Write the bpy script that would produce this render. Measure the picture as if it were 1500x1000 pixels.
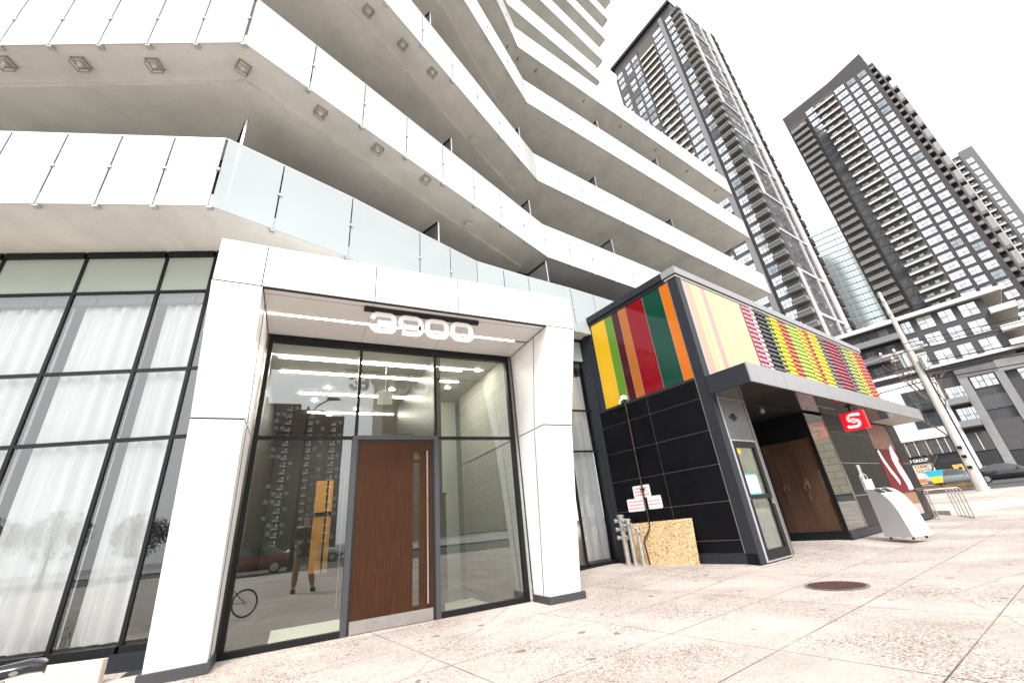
import bpy, bmesh, math, random
from mathutils import Vector, Matrix
random.seed(7)
R = math.radians
for o in list(bpy.data.objects): bpy.data.objects.remove(o)
S = bpy.context.scene
COL = S.collection

# ------------------------------------------------------------ camera, sky, sun, exposure
cam_data = bpy.data.cameras.new("camera")
cam = bpy.data.objects.new("camera", cam_data); COL.objects.link(cam)
cam_data.sensor_width = 36; cam_data.lens = 14.448; cam_data.clip_start = 0.02; cam_data.clip_end = 3000
rt = Vector((0.89796, -0.43055, -0.09107)); up = Vector((-0.10273, -0.40631, 0.90794)); fw = Vector((0.42791, 0.80594, 0.40909))
M3 = Matrix((rt, up, -fw)).transposed()
cam.matrix_world = Matrix.Translation((0, 0, 1.0)) @ M3.to_4x4()
S.camera = cam

SUN_EL, SUN_AZ = R(48), R(205)          # azimuth measured clockwise from +Y
w = bpy.data.worlds.new("World"); S.world = w; w.use_nodes = True
nt = w.node_tree; nt.nodes.clear()
sky = nt.nodes.new('ShaderNodeTexSky'); sky.sky_type = 'NISHITA'; sky.sun_disc = False
sky.sun_elevation = SUN_EL; sky.sun_rotation = SUN_AZ; sky.dust_density = 6; sky.air_density = 1.0; sky.ozone_density = 1
hs = nt.nodes.new('ShaderNodeHueSaturation'); hs.inputs['Saturation'].default_value = 0.12; hs.inputs['Value'].default_value = 1.0
mx = nt.nodes.new('ShaderNodeMix'); mx.data_type = 'RGBA'; mx.inputs[0].default_value = 0.72   # overcast deck evens the sky out
mx.inputs[7].default_value = (5.3, 5.4, 5.5, 1)
bg = nt.nodes.new('ShaderNodeBackground'); bg.inputs[1].default_value = 0.10
wo = nt.nodes.new('ShaderNodeOutputWorld')
nt.links.new(sky.outputs[0], hs.inputs['Color']); nt.links.new(hs.outputs[0], mx.inputs[6])
nt.links.new(mx.outputs[2], bg.inputs[0]); nt.links.new(bg.outputs[0], wo.inputs[0])
sd = bpy.data.lights.new("sun", 'SUN'); sd.energy = 1.1; sd.angle = R(14); sd.color = (1, .965, .92)
so = bpy.data.objects.new("sun", sd); COL.objects.link(so)
sdir = Vector((math.sin(SUN_AZ)*math.cos(SUN_EL), math.cos(SUN_AZ)*math.cos(SUN_EL), math.sin(SUN_EL)))
so.rotation_euler = sdir.to_track_quat('Z', 'Y').to_euler(); so.location = (-20, -30, 60)
S.view_settings.view_transform = 'Standard'; S.view_settings.look = 'None'
S.view_settings.exposure = 1.9; S.view_settings.gamma = 1.0; S.view_settings.use_curve_mapping = False
S.render.engine = 'CYCLES'
S.cycles.max_bounces = 8; S.cycles.diffuse_bounces = 4; S.cycles.glossy_bounces = 5; S.cycles.transparent_max_bounces = 24
S.cycles.sample_clamp_indirect = 6

# ------------------------------------------------------------ materials
MATS = {}
def mat(name, col, rough=.6, metal=0., var=0., scale=3., bump=0., bscale=40., emit=0., spec=.5, coat=0., stretch=(1,1,1)):
    if name in MATS: return MATS[name]
    m = bpy.data.materials.new(name); m.use_nodes = True; MATS[name] = m
    n = m.node_tree.nodes; l = m.node_tree.links; b = n['Principled BSDF']
    c4 = (*col, 1)
    b.inputs['Base Color'].default_value = c4; b.inputs['Roughness'].default_value = rough
    b.inputs['Metallic'].default_value = metal; b.inputs['Specular IOR Level'].default_value = spec
    b.inputs['Coat Weight'].default_value = coat
    if emit:
        b.inputs['Emission Color'].default_value = c4; b.inputs['Emission Strength'].default_value = emit
    if var or bump:
        tc = n.new('ShaderNodeTexCoord'); mp = n.new('ShaderNodeMapping'); mp.inputs['Scale'].default_value = stretch
        l.new(tc.outputs['Object'], mp.inputs[0])
    if var:
        nz = n.new('ShaderNodeTexNoise'); nz.inputs['Scale'].default_value = scale; nz.inputs['Detail'].default_value = 8; nz.inputs['Roughness'].default_value = .65
        l.new(mp.outputs[0], nz.inputs['Vector'])
        r = n.new('ShaderNodeValToRGB'); r.color_ramp.elements[0].position = .3; r.color_ramp.elements[1].position = .7
        r.color_ramp.elements[0].color = tuple(max(0, x*(1-var)) for x in col)+(1,)
        r.color_ramp.elements[1].color = tuple(min(1, x*(1+var)) for x in col)+(1,)
        l.new(nz.outputs[0], r.inputs[0]); l.new(r.outputs[0], b.inputs['Base Color'])
        mr = n.new('ShaderNodeMapRange'); mr.inputs[3].default_value = max(0, rough-.08); mr.inputs[4].default_value = min(1, rough+.08)
        l.new(nz.outputs[0], mr.inputs[0]); l.new(mr.outputs[0], b.inputs['Roughness'])
    if bump:
        n2 = n.new('ShaderNodeTexNoise'); n2.inputs['Scale'].default_value = bscale; n2.inputs['Detail'].default_value = 5
        l.new(mp.outputs[0], n2.inputs['Vector'])
        bp = n.new('ShaderNodeBump'); bp.inputs['Strength'].default_value = bump; bp.inputs['Distance'].default_value = .02
        l.new(n2.outputs[0], bp.inputs['Height']); l.new(bp.outputs[0], b.inputs['Normal'])
    return m

def glass(name, tint=(.86,.92,.9), ior=1.55, boost=1.0, wav=.0, base=.05):
    """thin architectural pane: transparent and mirror mixed by fresnel"""
    m = bpy.data.materials.new(name); m.use_nodes = True; MATS[name] = m
    n = m.node_tree.nodes; l = m.node_tree.links; n.clear()
    out = n.new('ShaderNodeOutputMaterial'); mixs = n.new('ShaderNodeMixShader')
    t = n.new('ShaderNodeBsdfTransparent'); t.inputs[0].default_value = (*tint, 1)
    g = n.new('ShaderNodeBsdfGlossy'); g.inputs['Roughness'].default_value = .004; g.inputs[0].default_value = (.95, .98, .97, 1)
    f = n.new('ShaderNodeFresnel'); f.inputs[0].default_value = ior
    mm = n.new('ShaderNodeMath'); mm.operation = 'MULTIPLY_ADD'; mm.inputs[1].default_value = boost; mm.inputs[2].default_value = base; mm.use_clamp = True
    l.new(f.outputs[0], mm.inputs[0]); l.new(mm.outputs[0], mixs.inputs[0]); l.new(t.outputs[0], mixs.inputs[1]); l.new(g.outputs[0], mixs.inputs[2])
    if wav:
        tc = n.new('ShaderNodeTexCoord'); nz = n.new('ShaderNodeTexNoise'); nz.inputs['Scale'].default_value = 1.3; nz.inputs['Detail'].default_value = 1
        bp = n.new('ShaderNodeBump'); bp.inputs['Strength'].default_value = wav; bp.inputs['Distance'].default_value = .02
        l.new(tc.outputs['Object'], nz.inputs['Vector']); l.new(nz.outputs[0], bp.inputs['Height'])
        l.new(bp.outputs[0], g.inputs['Normal'])
    l.new(mixs.outputs[0], out.inputs[0])
    return m

def brick_mat(name, c1, c2, cm, bw, bh, mort=.012, rough=.7, offset=.5, rotz=0., var=.12):
    m = bpy.data.materials.new(name); m.use_nodes = True; MATS[name] = m
    n = m.node_tree.nodes; l = m.node_tree.links; b = n['Principled BSDF']; b.inputs['Roughness'].default_value = rough
    tc = n.new('ShaderNodeTexCoord'); mp = n.new('ShaderNodeMapping'); mp.inputs['Rotation'].default_value = (R(90) if rotz is None else 0, 0, 0 if rotz is None else rotz)
    l.new(tc.outputs['Object'], mp.inputs[0])
    sx = n.new('ShaderNodeSeparateXYZ'); cx = n.new('ShaderNodeCombineXYZ'); ad = n.new('ShaderNodeMath'); ad.operation = 'ADD'
    l.new(tc.outputs['Object'], sx.inputs[0]); l.new(sx.outputs[0], ad.inputs[0]); l.new(sx.outputs[1], ad.inputs[1]); l.new(ad.outputs[0], cx.inputs[0]); l.new(sx.outputs[2], cx.inputs[1])
    br = n.new('ShaderNodeTexBrick'); br.offset = offset; br.inputs['Scale'].default_value = 1; br.inputs['Brick Width'].default_value = bw; br.inputs['Row Height'].default_value = bh
    br.inputs['Mortar Size'].default_value = mort; br.inputs['Color1'].default_value = (*c1, 1); br.inputs['Color2'].default_value = (*c2, 1); br.inputs['Mortar'].default_value = (*cm, 1)
    l.new(cx.outputs[0], br.inputs['Vector'])
    nz = n.new('ShaderNodeTexNoise'); nz.inputs['Scale'].default_value = 6; nz.inputs['Detail'].default_value = 8
    l.new(tc.outputs['Object'], nz.inputs['Vector'])
    hsn = n.new('ShaderNodeHueSaturation'); mr = n.new('ShaderNodeMapRange'); mr.inputs[3].default_value = 1-var; mr.inputs[4].default_value = 1+var
    l.new(nz.outputs[0], mr.inputs[0]); l.new(mr.outputs[0], hsn.inputs['Value']); l.new(br.outputs[0], hsn.inputs['Color']); l.new(hsn.outputs[0], b.inputs['Base Color'])
    return m

def wood_mat(name, c1, c2, rough=.45):
    m = bpy.data.materials.new(name); m.use_nodes = True; MATS[name] = m
    n = m.node_tree.nodes; l = m.node_tree.links; b = n['Principled BSDF']; b.inputs['Roughness'].default_value = rough
    b.inputs['Specular IOR Level'].default_value = .22
    tc = n.new('ShaderNodeTexCoord'); mp = n.new('ShaderNodeMapping'); mp.inputs['Scale'].default_value = (14, 14, .7)
    nz = n.new('ShaderNodeTexNoise'); nz.inputs['Scale'].default_value = 4.5; nz.inputs['Detail'].default_value = 12; nz.inputs['Roughness'].default_value = .7; nz.inputs['Distortion'].default_value = .6
    r = n.new('ShaderNodeValToRGB'); r.color_ramp.elements[0].color = (*c1, 1); r.color_ramp.elements[1].color = (*c2, 1); r.color_ramp.elements[0].position = .32; r.color_ramp.elements[1].position = .7
    l.new(tc.outputs['Object'], mp.inputs[0]); l.new(mp.outputs[0], nz.inputs['Vector']); l.new(nz.outputs[0], r.inputs[0]); l.new(r.outputs[0], b.inputs['Base Color'])
    return m

WHITE = mat('white_panel', (.80, .79, .80), .38, var=.02, scale=1.2)
SOFFIT_PANEL = mat('soffit_panel', (.74,.72,.71), .4, var=.03, scale=1.5)
JOINT = mat('joint_gap', (.03, .03, .03), .9)
FRAME = mat('dark_frame', (.009, .0095, .011), .4, var=.15, scale=5, spec=.25)
DOORFRAME = mat('grey_door_frame', (.05, .052, .06), .4)
CONC = mat('soffit_concrete', (.67, .665, .62), .85, var=.13, scale=1.1, bump=.25, bscale=60)
EDGEW = mat('slab_edge', (.74, .74, .73), .6, var=.04, scale=2)
BAL = mat('white_backed_glass', (.55,.565,.555), .12, var=.03, scale=.8, spec=.5)
STEEL = mat('brushed_steel', (.55, .55, .55), .3, metal=1, var=.08, scale=8)
GALV = mat('galvanised_steel', (.58, .58, .57), .42, metal=.85, var=.18, scale=9)
ALU = mat('rail_aluminium', (.5, .5, .5), .35, metal=.7)
DARKWALL = mat('dark_window_wall', (.02, .021, .022), .25, var=.2, scale=2)
BLACKTILE = mat('black_tile', (.0045, .0045, .006), .3, var=.3, scale=2.5, spec=.16)
GROUT = mat('tile_grout', (.26, .25, .24), .8)
NAVY = mat('dark_slate_metal', (.020, .023, .030), .42, var=.12, scale=6, spec=.3)
GREYMETAL = mat('grey_canopy_panel', (.30, .30, .31), .35, metal=.25, var=.06, scale=2)
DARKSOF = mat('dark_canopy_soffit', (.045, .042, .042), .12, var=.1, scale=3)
BLACK = mat('black', (.01, .01, .011), .5)
GL = glass('clear_glass', (.985, .995, .99), 1.5, 1.1, .012, .12)
GLX = glass('display_glass', (.75, .76, .72), 1.5, 1.0, .006, .20)
GLD = glass('entrance_glass', (.80, .90, .86), 1.5, 1.3, .02, .15)
LGT = mat('warm_light', (1, .93, .80), .5, emit=5.5); LGL = mat('lobby_warm_light', (1, .90, .76), .5, emit=28)
CURT = mat('sheer_curtain', (.90, .91, .92), .8, var=.03, scale=3, stretch=(6, 6, .3))

# ------------------------------------------------------------ mesh builder
class MB:
    def __init__(s): s.v = []; s.f = []; s.mi = []; s.mats = []
    def m(s, material):
        if material not in s.mats: s.mats.append(material)
        return s.mats.index(material)
    def face(s, pts, material):
        i = len(s.v); s.v += [tuple(p) for p in pts]; s.f.append(list(range(i, i+len(pts)))); s.mi.append(s.m(material))
    def poly(s, verts, faces, material):
        i = len(s.v); s.v += [tuple(p) for p in verts]; k = s.m(material)
        for f in faces: s.f.append([i+j for j in f]); s.mi.append(k)
    def box(s, a, b, material, bev=0.0):
        x0, x1 = sorted((a[0], b[0])); y0, y1 = sorted((a[1], b[1])); z0, z1 = sorted((a[2], b[2]))
        s.poly([(x0,y0,z0),(x1,y0,z0),(x1,y1,z0),(x0,y1,z0),(x0,y0,z1),(x1,y0,z1),(x1,y1,z1),(x0,y1,z1)],
               [(0,3,2,1),(4,5,6,7),(0,1,5,4),(1,2,6,5),(2,3,7,6),(3,0,4,7)], material)
    def bar(s, p0, p1, wd, h, material, upv=(0,0,1)):
        p0, p1 = Vector(p0), Vector(p1); d = (p1-p0).normalized(); u = Vector(upv); sd_ = d.cross(u)
        if sd_.length < 1e-4: sd_ = d.cross(Vector((1,0,0)))
        sd_.normalize(); u = sd_.cross(d).normalized(); a = sd_*wd/2; c = u*h/2
        vs = [p0-a-c, p0+a-c, p0+a+c, p0-a+c, p1-a-c, p1+a-c, p1+a+c, p1-a+c]
        s.poly(vs, [(0,3,2,1),(4,5,6,7),(0,1,5,4),(1,2,6,5),(2,3,7,6),(3,0,4,7)][0:6], material)
    def tube(s, pts, rad, material, n=10, cap=True):
        pts = [Vector(p) for p in pts]; rs = rad if isinstance(rad, (list, tuple)) else [rad]*len(pts)
        rings = []; prev = None
        for i, p in enumerate(pts):
            if i == 0: d = pts[1]-p
            elif i == len(pts)-1: d = p-pts[i-1]
            else: d = (pts[i+1]-p).normalized()+(p-pts[i-1]).normalized()
            d.normalize()
            if prev is None:
                a = d.cross(Vector((0,0,1)))
                if a.length < 1e-3: a = d.cross(Vector((1,0,0)))
            else: a = prev-d*prev.dot(d)
            a.normalize(); prev = a; b = d.cross(a)
            rings.append([p+(a*math.cos(2*math.pi*k/n)+b*math.sin(2*math.pi*k/n))*rs[i] for k in range(n)])
        vs = [q for rg in rings for q in rg]; fs = []
        for i in range(len(rings)-1):
            for k in range(n): fs.append((i*n+k, i*n+(k+1)%n, (i+1)*n+(k+1)%n, (i+1)*n+k))
        if cap: fs.append(tuple(range(n-1,-1,-1))); fs.append(tuple((len(rings)-1)*n+k for k in range(n)))
        s.poly(vs, fs, material)
    def prism(s, outline, axis_fn, t0, t1, material, side=None):
        """outline: 2-D points; axis_fn(u, v, t) -> 3-D"""
        n = len(outline); vs = [axis_fn(u, v, t0) for u, v in outline]+[axis_fn(u, v, t1) for u, v in outline]
        s.poly(vs, [tuple(range(n-1,-1,-1)), tuple(range(n, 2*n))], material)
        s.poly(vs, [(k, (k+1) % n, n+(k+1) % n, n+k) for k in range(n)], side or material)
    def build(s, name, parent=None, smooth=False, recalc=True, bevel=0):
        me = bpy.data.meshes.new(name); me.from_pydata(s.v, [], s.f)
        for mt in s.mats: me.materials.append(mt)
        for p, k in zip(me.polygons, s.mi): p.material_index = k; p.use_smooth = smooth
        if recalc:
            bm = bmesh.new(); bm.from_mesh(me); bmesh.ops.remove_doubles(bm, verts=bm.verts, dist=1e-5) if smooth else None
            bmesh.ops.recalc_face_normals(bm, faces=bm.faces); bm.to_mesh(me); bm.free()
        me.update()
        o = bpy.data.objects.new(name, me); COL.objects.link(o)
        if parent: o.parent = parent
        if bevel:
            md = o.modifiers.new('bevel', 'BEVEL'); md.width = bevel; md.segments = 2; md.limit_method = 'ANGLE'
        return o

def tag(o, label=None, cat=None, group=None, kind=None):
    if label: o['label'] = label
    if cat: o['category'] = cat
    if group: o['group'] = group
    if kind: o['kind'] = kind
    return o
def empty(name, loc=(0,0,0), az=None, label=None, cat=None, group=None):
    """az: compass azimuth of the thing's local +x; local +y then points into the building"""
    o = bpy.data.objects.new(name, None); COL.objects.link(o); o.location = loc; o.empty_display_size = .3
    if az is not None: o.rotation_euler = (0, 0, R(90-az))
    return tag(o, label, cat, group)
def inst(src, name, parent, loc=(0,0,0), rotz=0., scale=None):
    o = bpy.data.objects.new(name, src); COL.objects.link(o); o.location = loc; o.rotation_euler = (0, 0, rotz)
    if scale: o.scale = scale
    if parent: o.parent = parent
    return o
def text_mesh(txt, size, depth, material, name, parent=None, bold=0.0, loc=(0,0,0), rot=(0,0,0), sx=1.0, align='LEFT'):
    cu = bpy.data.curves.new(name, 'FONT'); cu.body = txt; cu.size = size; cu.extrude = depth; cu.offset = bold; cu.align_x = align; cu.resolution_u = 3
    t = bpy.data.objects.new(name, cu); COL.objects.link(t)
    dg = bpy.context.evaluated_depsgraph_get(); me = bpy.data.meshes.new_from_object(t.evaluated_get(dg))
    bpy.data.objects.remove(t); me.materials.clear(); me.materials.append(material)
    o = bpy.data.objects.new(name, me); COL.objects.link(o); o.location = loc; o.rotation_euler = rot; o.scale = (sx, 1, 1)
    if parent: o.parent = parent
    return o
def dirv(az): return Vector((math.sin(R(az)), math.cos(R(az)), 0))

C0 = Vector((7.45, 5.55, 0)); AZF = 80.85; AZL = -10.45
eF = dirv(AZF); nF = Vector((eF.y, -eF.x, 0))                     # along the shop front, and towards the street
def ground_z(x):
    P = [(-900,0),(20,0),(34,.42),(48,.6),(88,1.1),(2500,1.3)]
    for (a, za), (b, zb) in zip(P, P[1:]):
        if x <= b:
            return za+(zb-za)*max(0, (x-a)/(b-a))
    return 1.3

# ------------------------------------------------------------ ground
def pavement_mat():
    m = bpy.data.materials.new('exposed_aggregate_paving'); m.use_nodes = True
    n = m.node_tree.nodes; l = m.node_tree.links; b = n['Principled BSDF']; b.inputs['Roughness'].default_value = .8; b.inputs['Specular IOR Level'].default_value = .3
    tc = n.new('ShaderNodeTexCoord'); sx = n.new('ShaderNodeSeparateXYZ'); l.new(tc.outputs['Object'], sx.inputs[0])
    def ramp(src, p0, c0, p1, c1):
        r = n.new('ShaderNodeValToRGB'); e = r.color_ramp.elements; e[0].position = p0; e[1].position = p1; e[0].color = (*c0, 1); e[1].color = (*c1, 1); l.new(src, r.inputs[0]); return r.outputs[0]
    def noise(sc, det=4, rg=.6, vec=None):
        z = n.new('ShaderNodeTexNoise'); z.inputs['Scale'].default_value = sc; z.inputs['Detail'].default_value = det; z.inputs['Roughness'].default_value = rg
        l.new(vec or tc.outputs['Object'], z.inputs['Vector']); return z.outputs[0]
    def mix(f, a, c, mode='MIX'):
        k = n.new('ShaderNodeMix'); k.data_type = 'RGBA'; k.blend_type = mode
        for sock, v in ((k.inputs[0], f), (k.inputs[6], a), (k.inputs[7], c)):
            if isinstance(v, (int, float)): sock.default_value = v
            elif isinstance(v, tuple): sock.default_value = (*v, 1)
            else: l.new(v, sock)
        return k.outputs[2]
    base = ramp(noise(.5, 6, .65), .35, (.40, .35, .315), .66, (.525, .475, .435))
    vo = n.new('ShaderNodeTexVoronoi'); vo.inputs['Scale'].default_value = 84; l.new(tc.outputs['Object'], vo.inputs['Vector'])
    sc_ = n.new('ShaderNodeSeparateColor'); l.new(vo.outputs['Color'], sc_.inputs[0])
    fine = noise(48, 3, .6)
    peb = ramp(sc_.outputs[0], .60, (0,0,0), .64, (1,1,1))        # single stones of the exposed aggregate
    patch = ramp(noise(.62, 4), .38, (.10,)*3, .60, (1,)*3)
    col = mix(mix(1.0, peb, patch, 'MULTIPLY'), base, (.27, .20, .175))
    peb2 = ramp(sc_.outputs[1], .86, (0,0,0), .88, (1,1,1))
    col = mix(mix(1.0, peb2, patch, 'MULTIPLY'), col, (.12, .09, .08))
    grit = ramp(fine, .60, (0,0,0), .70, (.55,)*3)
    col = mix(mix(1.0, grit, patch, 'MULTIPLY'), col, (.16, .11, .10))
    stain = ramp(noise(.8, 7, .72), .55, (0,0,0), .70, (.42,)*3)
    col = mix(stain, col, (.23, .175, .155))
    gum = ramp(noise(5.5, 0, .5), .80, (0,0,0), .815, (.75,)*3)
    col = mix(gum, col, (.10, .08, .075))
    mp3 = n.new('ShaderNodeMapping'); mp3.inputs['Location'].default_value = (3,1,0); l.new(tc.outputs['Object'], mp3.inputs[0])
    wv = n.new('ShaderNodeTexVoronoi'); wv.feature = 'DISTANCE_TO_EDGE'; wv.inputs['Scale'].default_value = .22
    dn = n.new('ShaderNodeTexNoise'); dn.inputs['Scale'].default_value = 2.2; dn.inputs['Detail'].default_value = 6; l.new(mp3.outputs[0], dn.inputs['Vector'])
    ma = n.new('ShaderNodeMix'); ma.data_type = 'RGBA'; ma.inputs[0].default_value = .16; l.new(mp3.outputs[0], ma.inputs[6]); l.new(dn.outputs['Color'], ma.inputs[7]); l.new(ma.outputs[2], wv.inputs['Vector'])
    crack = ramp(wv.outputs['Distance'], .001, (.3,)*3, .003, (0,0,0))
    col = mix(crack, col, (.10, .08, .07))
    br = n.new('ShaderNodeTexBrick'); br.offset = 0.0; br.inputs['Scale'].default_value = 1; br.inputs['Brick Width'].default_value = 1.72; br.inputs['Row Height'].default_value = .93
    br.inputs['Mortar Size'].default_value = .0065; br.inputs['Mortar Smooth'].default_value = .2
    mp2 = n.new('ShaderNodeMapping'); mp2.inputs['Location'].default_value = (4.6, .48, 0); l.new(tc.outputs['Object'], mp2.inputs[0]); l.new(mp2.outputs[0], br.inputs['Vector'])
    jn = ramp(noise(1.1, 3), .30, (.35,)*3, .62, (.95,)*3)
    jf = mix(1.0, br.outputs['Fac'], jn, 'MULTIPLY')
    col = mix(jf, col, (.055, .045, .042))
    l.new(col, b.inputs['Base Color'])
    bp = n.new('ShaderNodeBump'); bp.inputs['Strength'].default_value = .35; bp.inputs['Distance'].default_value = .006
    l.new(fine, bp.inputs['Height']); l.new(bp.outputs[0], b.inputs['Normal'])
    return m
PAVE = pavement_mat()
ASPH = mat('asphalt', (.055, .055, .058), .85, var=.25, scale=2, bump=.2, bscale=80)
EARTH = mat('distant_ground', (.22, .20, .18), .9, var=.2, scale=.2)
def strip(name, y0, y1, xs, zoff, material, kind='structure', origin=None, az=None):
    g = MB(); ys = y0 if isinstance(y0, list) else [y0, y1]
    for a, b in zip(xs, xs[1:]):
        for c, d in zip(ys, ys[1:]):
            g.face([(a,c,ground_z(a)+zoff),(b,c,ground_z(b)+zoff),(b,d,ground_z(b)+zoff),(a,d,ground_z(a)+zoff)], material)
    return tag(g.build(name), kind=kind)
XS = [-1500,-300,-60,0,20,24,28,34,40,48,60,88,150,400,2000]
strip('ground', -1500, 1500, XS, -.16, EARTH)
pv = MB()                                                   # plaza in shop-front axes so its joints run with the shop
def rescale(o, k):
    c = Vector((0,0,1.0)); o.location = c+(Vector(o.location)-c)*k; o.scale = [q*k for q in o.scale]
def toL(p):
    d = Vector(p)-C0; return (d.dot(eF), -d.dot(nF))
inv = lambda a, b: C0+eF*a-nF*b
xs = [-40,-20,-8,-3.2,-1,1,4,8,12,14,18,22,27,30]; ysl = [-16,-8,-3.27,-1.3,-.1,1.5,2.3,6,14,30]
def rise(a, b):                                             # paving falls gently away from the shop
    f = min(1, max(0, (a+3.2)/2.2))*min(1, max(0, (14-a)/4)); return .085*f*min(1, max(0, (b+1.3)/1.2))
for a, b in zip(xs, xs[1:]):
    for c, d in zip(ysl, ysl[1:]):
        q = [inv(a,c), inv(b,c), inv(b,d), inv(a,d)]
        pv.face([(x, y, ground_z(p.x)+rise(x, y)) for (x, y), p in zip([(a,c),(b,c),(b,d),(a,d)], q)], PAVE)
# kerb face along the street edges
pv.face([(-40,-16,0),(27,-16,0),(27,-16,-.155),(-40,-16,-.155)], PAVE)
po = pv.build('pavement', recalc=False); po.location = C0; po.rotation_euler = (0,0,R(90-AZF)); tag(po, kind='structure')
strip('road', -900, 900, [39, 40, 48, 60, 76], -.145, ASPH)
rd = strip('street_road', -30, -15.2, [-400, 0, 20, 24, 28, 34, 38.9], -.145, ASPH)
strip('far_pavement', -300, 300, [76.1, 88, 110], -.02, mat('far_concrete', (.30,.285,.27), .85, var=.1))
strip('opposite_pavement', -60, -30.1, [-400, 0, 20, 34, 38.9], -.03, MATS['far_concrete'])

# ------------------------------------------------------------ white apartment building over the entrance
bld = empty('apartment_building', (0, 9, 0), label='white apartment building with stacked wavy balconies, its floors overhanging the numbered entrance', cat='building')
BO = Vector((0, 9, 0))
def shift(o):                                               # parts are modelled in world space, then hung under the building
    o.parent = bld; o.location = Vector(o.location)-BO; return o
PITCH = 3.0; ZK = lambda k: 5.05+PITCH*(k-1) if k > 1 else 1+4.05*1.08; BAND = 1.16
# plan outline of every floor's outer edge: left run, outer corner, bends, inner corner, right end, back corner
PLAN = {
 1: [(-9.8,8.05),(-1.392,5.155),(-.70,5.38),(.30,5.72),(1.55,6.22),(2.9,6.74),(4.25,6.93),(5.5,7.06),(7.05,7.29),(21.9,10.2),(21.8,11.2)],
 2: [(-9.6,8.46),(-1.456,4.955),(5.78,8.215),(9.665,8.81),(21.7,10.75),(21.6,11.7)],
 3: [(-9.4,7.9),(-2.05,3.60),(5.848,8.212),(21.565,10.716),(21.462,11.65)],
 4: [(-9.2,7.3),(-2.4,2.75),(2.621,5.777),(5.588,7.761),(20.553,10.164),(20.382,10.92)],
 5: [(-9.0,7.2),(-2.4,2.6),(4.228,6.677),(5.546,7.727),(20.42,10.086),(20.287,10.87)],
 6: [(-9.0,7.4),(-2.2,2.9),(5.483,7.89),(10.973,9.055),(10.9,9.95)],
 7: [(-9.0,7.4),(-2.1,3.0),(5.3,7.8),(12.148,9.499),(12.02,10.4)],
 8: [(-9.0,7.4),(-2.0,3.1),(5.2,7.8),(13.194,9.754),(13.05,10.7)],
 9: [(-9.0,7.4),(-1.9,3.2),(5.1,7.8),(14.224,9.926),(14.1,10.9)],
 10:[(-9.0,7.4),(-1.8,3.3),(5.0,7.8),(15.239,10.011),(15.1,11.0)],
}
K1 = 1.08
PLAN[1] = [(x*K1, y*K1) for x, y in PLAN[1]]
for k in range(11, 19):
    PLAN[k] = [(-9.0,7.4),(-1.8,3.3),(5.0,7.8),(15.4+.8*math.sin(k),10.05),(15.3+.8*math.sin(k),11.1)]
def inset(pts, d):
    """offset an open polyline to its left (into the building) by d"""
    out = []
    for i, p in enumerate(pts):
        p = Vector(p); ns = []
        if i > 0: e = (p-Vector(pts[i-1])).normalized(); ns.append(Vector((-e.y, e.x)))
        if i < len(pts)-1: e = (Vector(pts[i+1])-p).normalized(); ns.append(Vector((-e.y, e.x)))
        nn = sum(ns, Vector((0,0)))/len(ns); L2 = max(nn.length, .35); nn.normalize()
        out.append(p+nn*d/ L2)
    return out
PANE_SRC = {}
CLIPM = mat('panel_clip', (.55,.56,.55), .35, metal=.6)
def frosted(name, col, alpha):
    m = mat(name, col, .07, var=.05, scale=.5); m.node_tree.nodes['Principled BSDF'].inputs['Alpha'].default_value = alpha; return m
GLASS_B1 = frosted('pale_balcony_glass', (.47,.52,.535), .74)  # same glass as the left run; bluish sky reflection put into its colour
GLASS_LEFT = frosted('pale_white_balcony_glass', (.56,.575,.57), .82)
def add_pane(g, a, b, z0, z1, material, clip=True):
    a, b = Vector((*a, 0)), Vector((*b, 0)); d = (b-a).normalized(); out = Vector((d.y, -d.x, 0)); L = (b-a).length
    a2, b2 = a+d*.011, b-d*.011
    g.prism([(0,z0),(1,z0),(1,z1),(0,z1)], lambda u, v, t: a2.lerp(b2, u)+out*t+Vector((0,0,v)), 0.012, .024, material)
    if clip:
        c = b+Vector((0,0,z0+(z1-z0)*.52)); 
        g.bar(c-d*.028+out*.02, c+d*.028+out*.02, .045, .035, CLIPM)
        c = b+Vector((0,0,z0-.012)); g.bar(c-d*.035+out*-.02, c+d*.035-out*.02, .07, .028, CLIPM)
rnd = random.Random(3)
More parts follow.
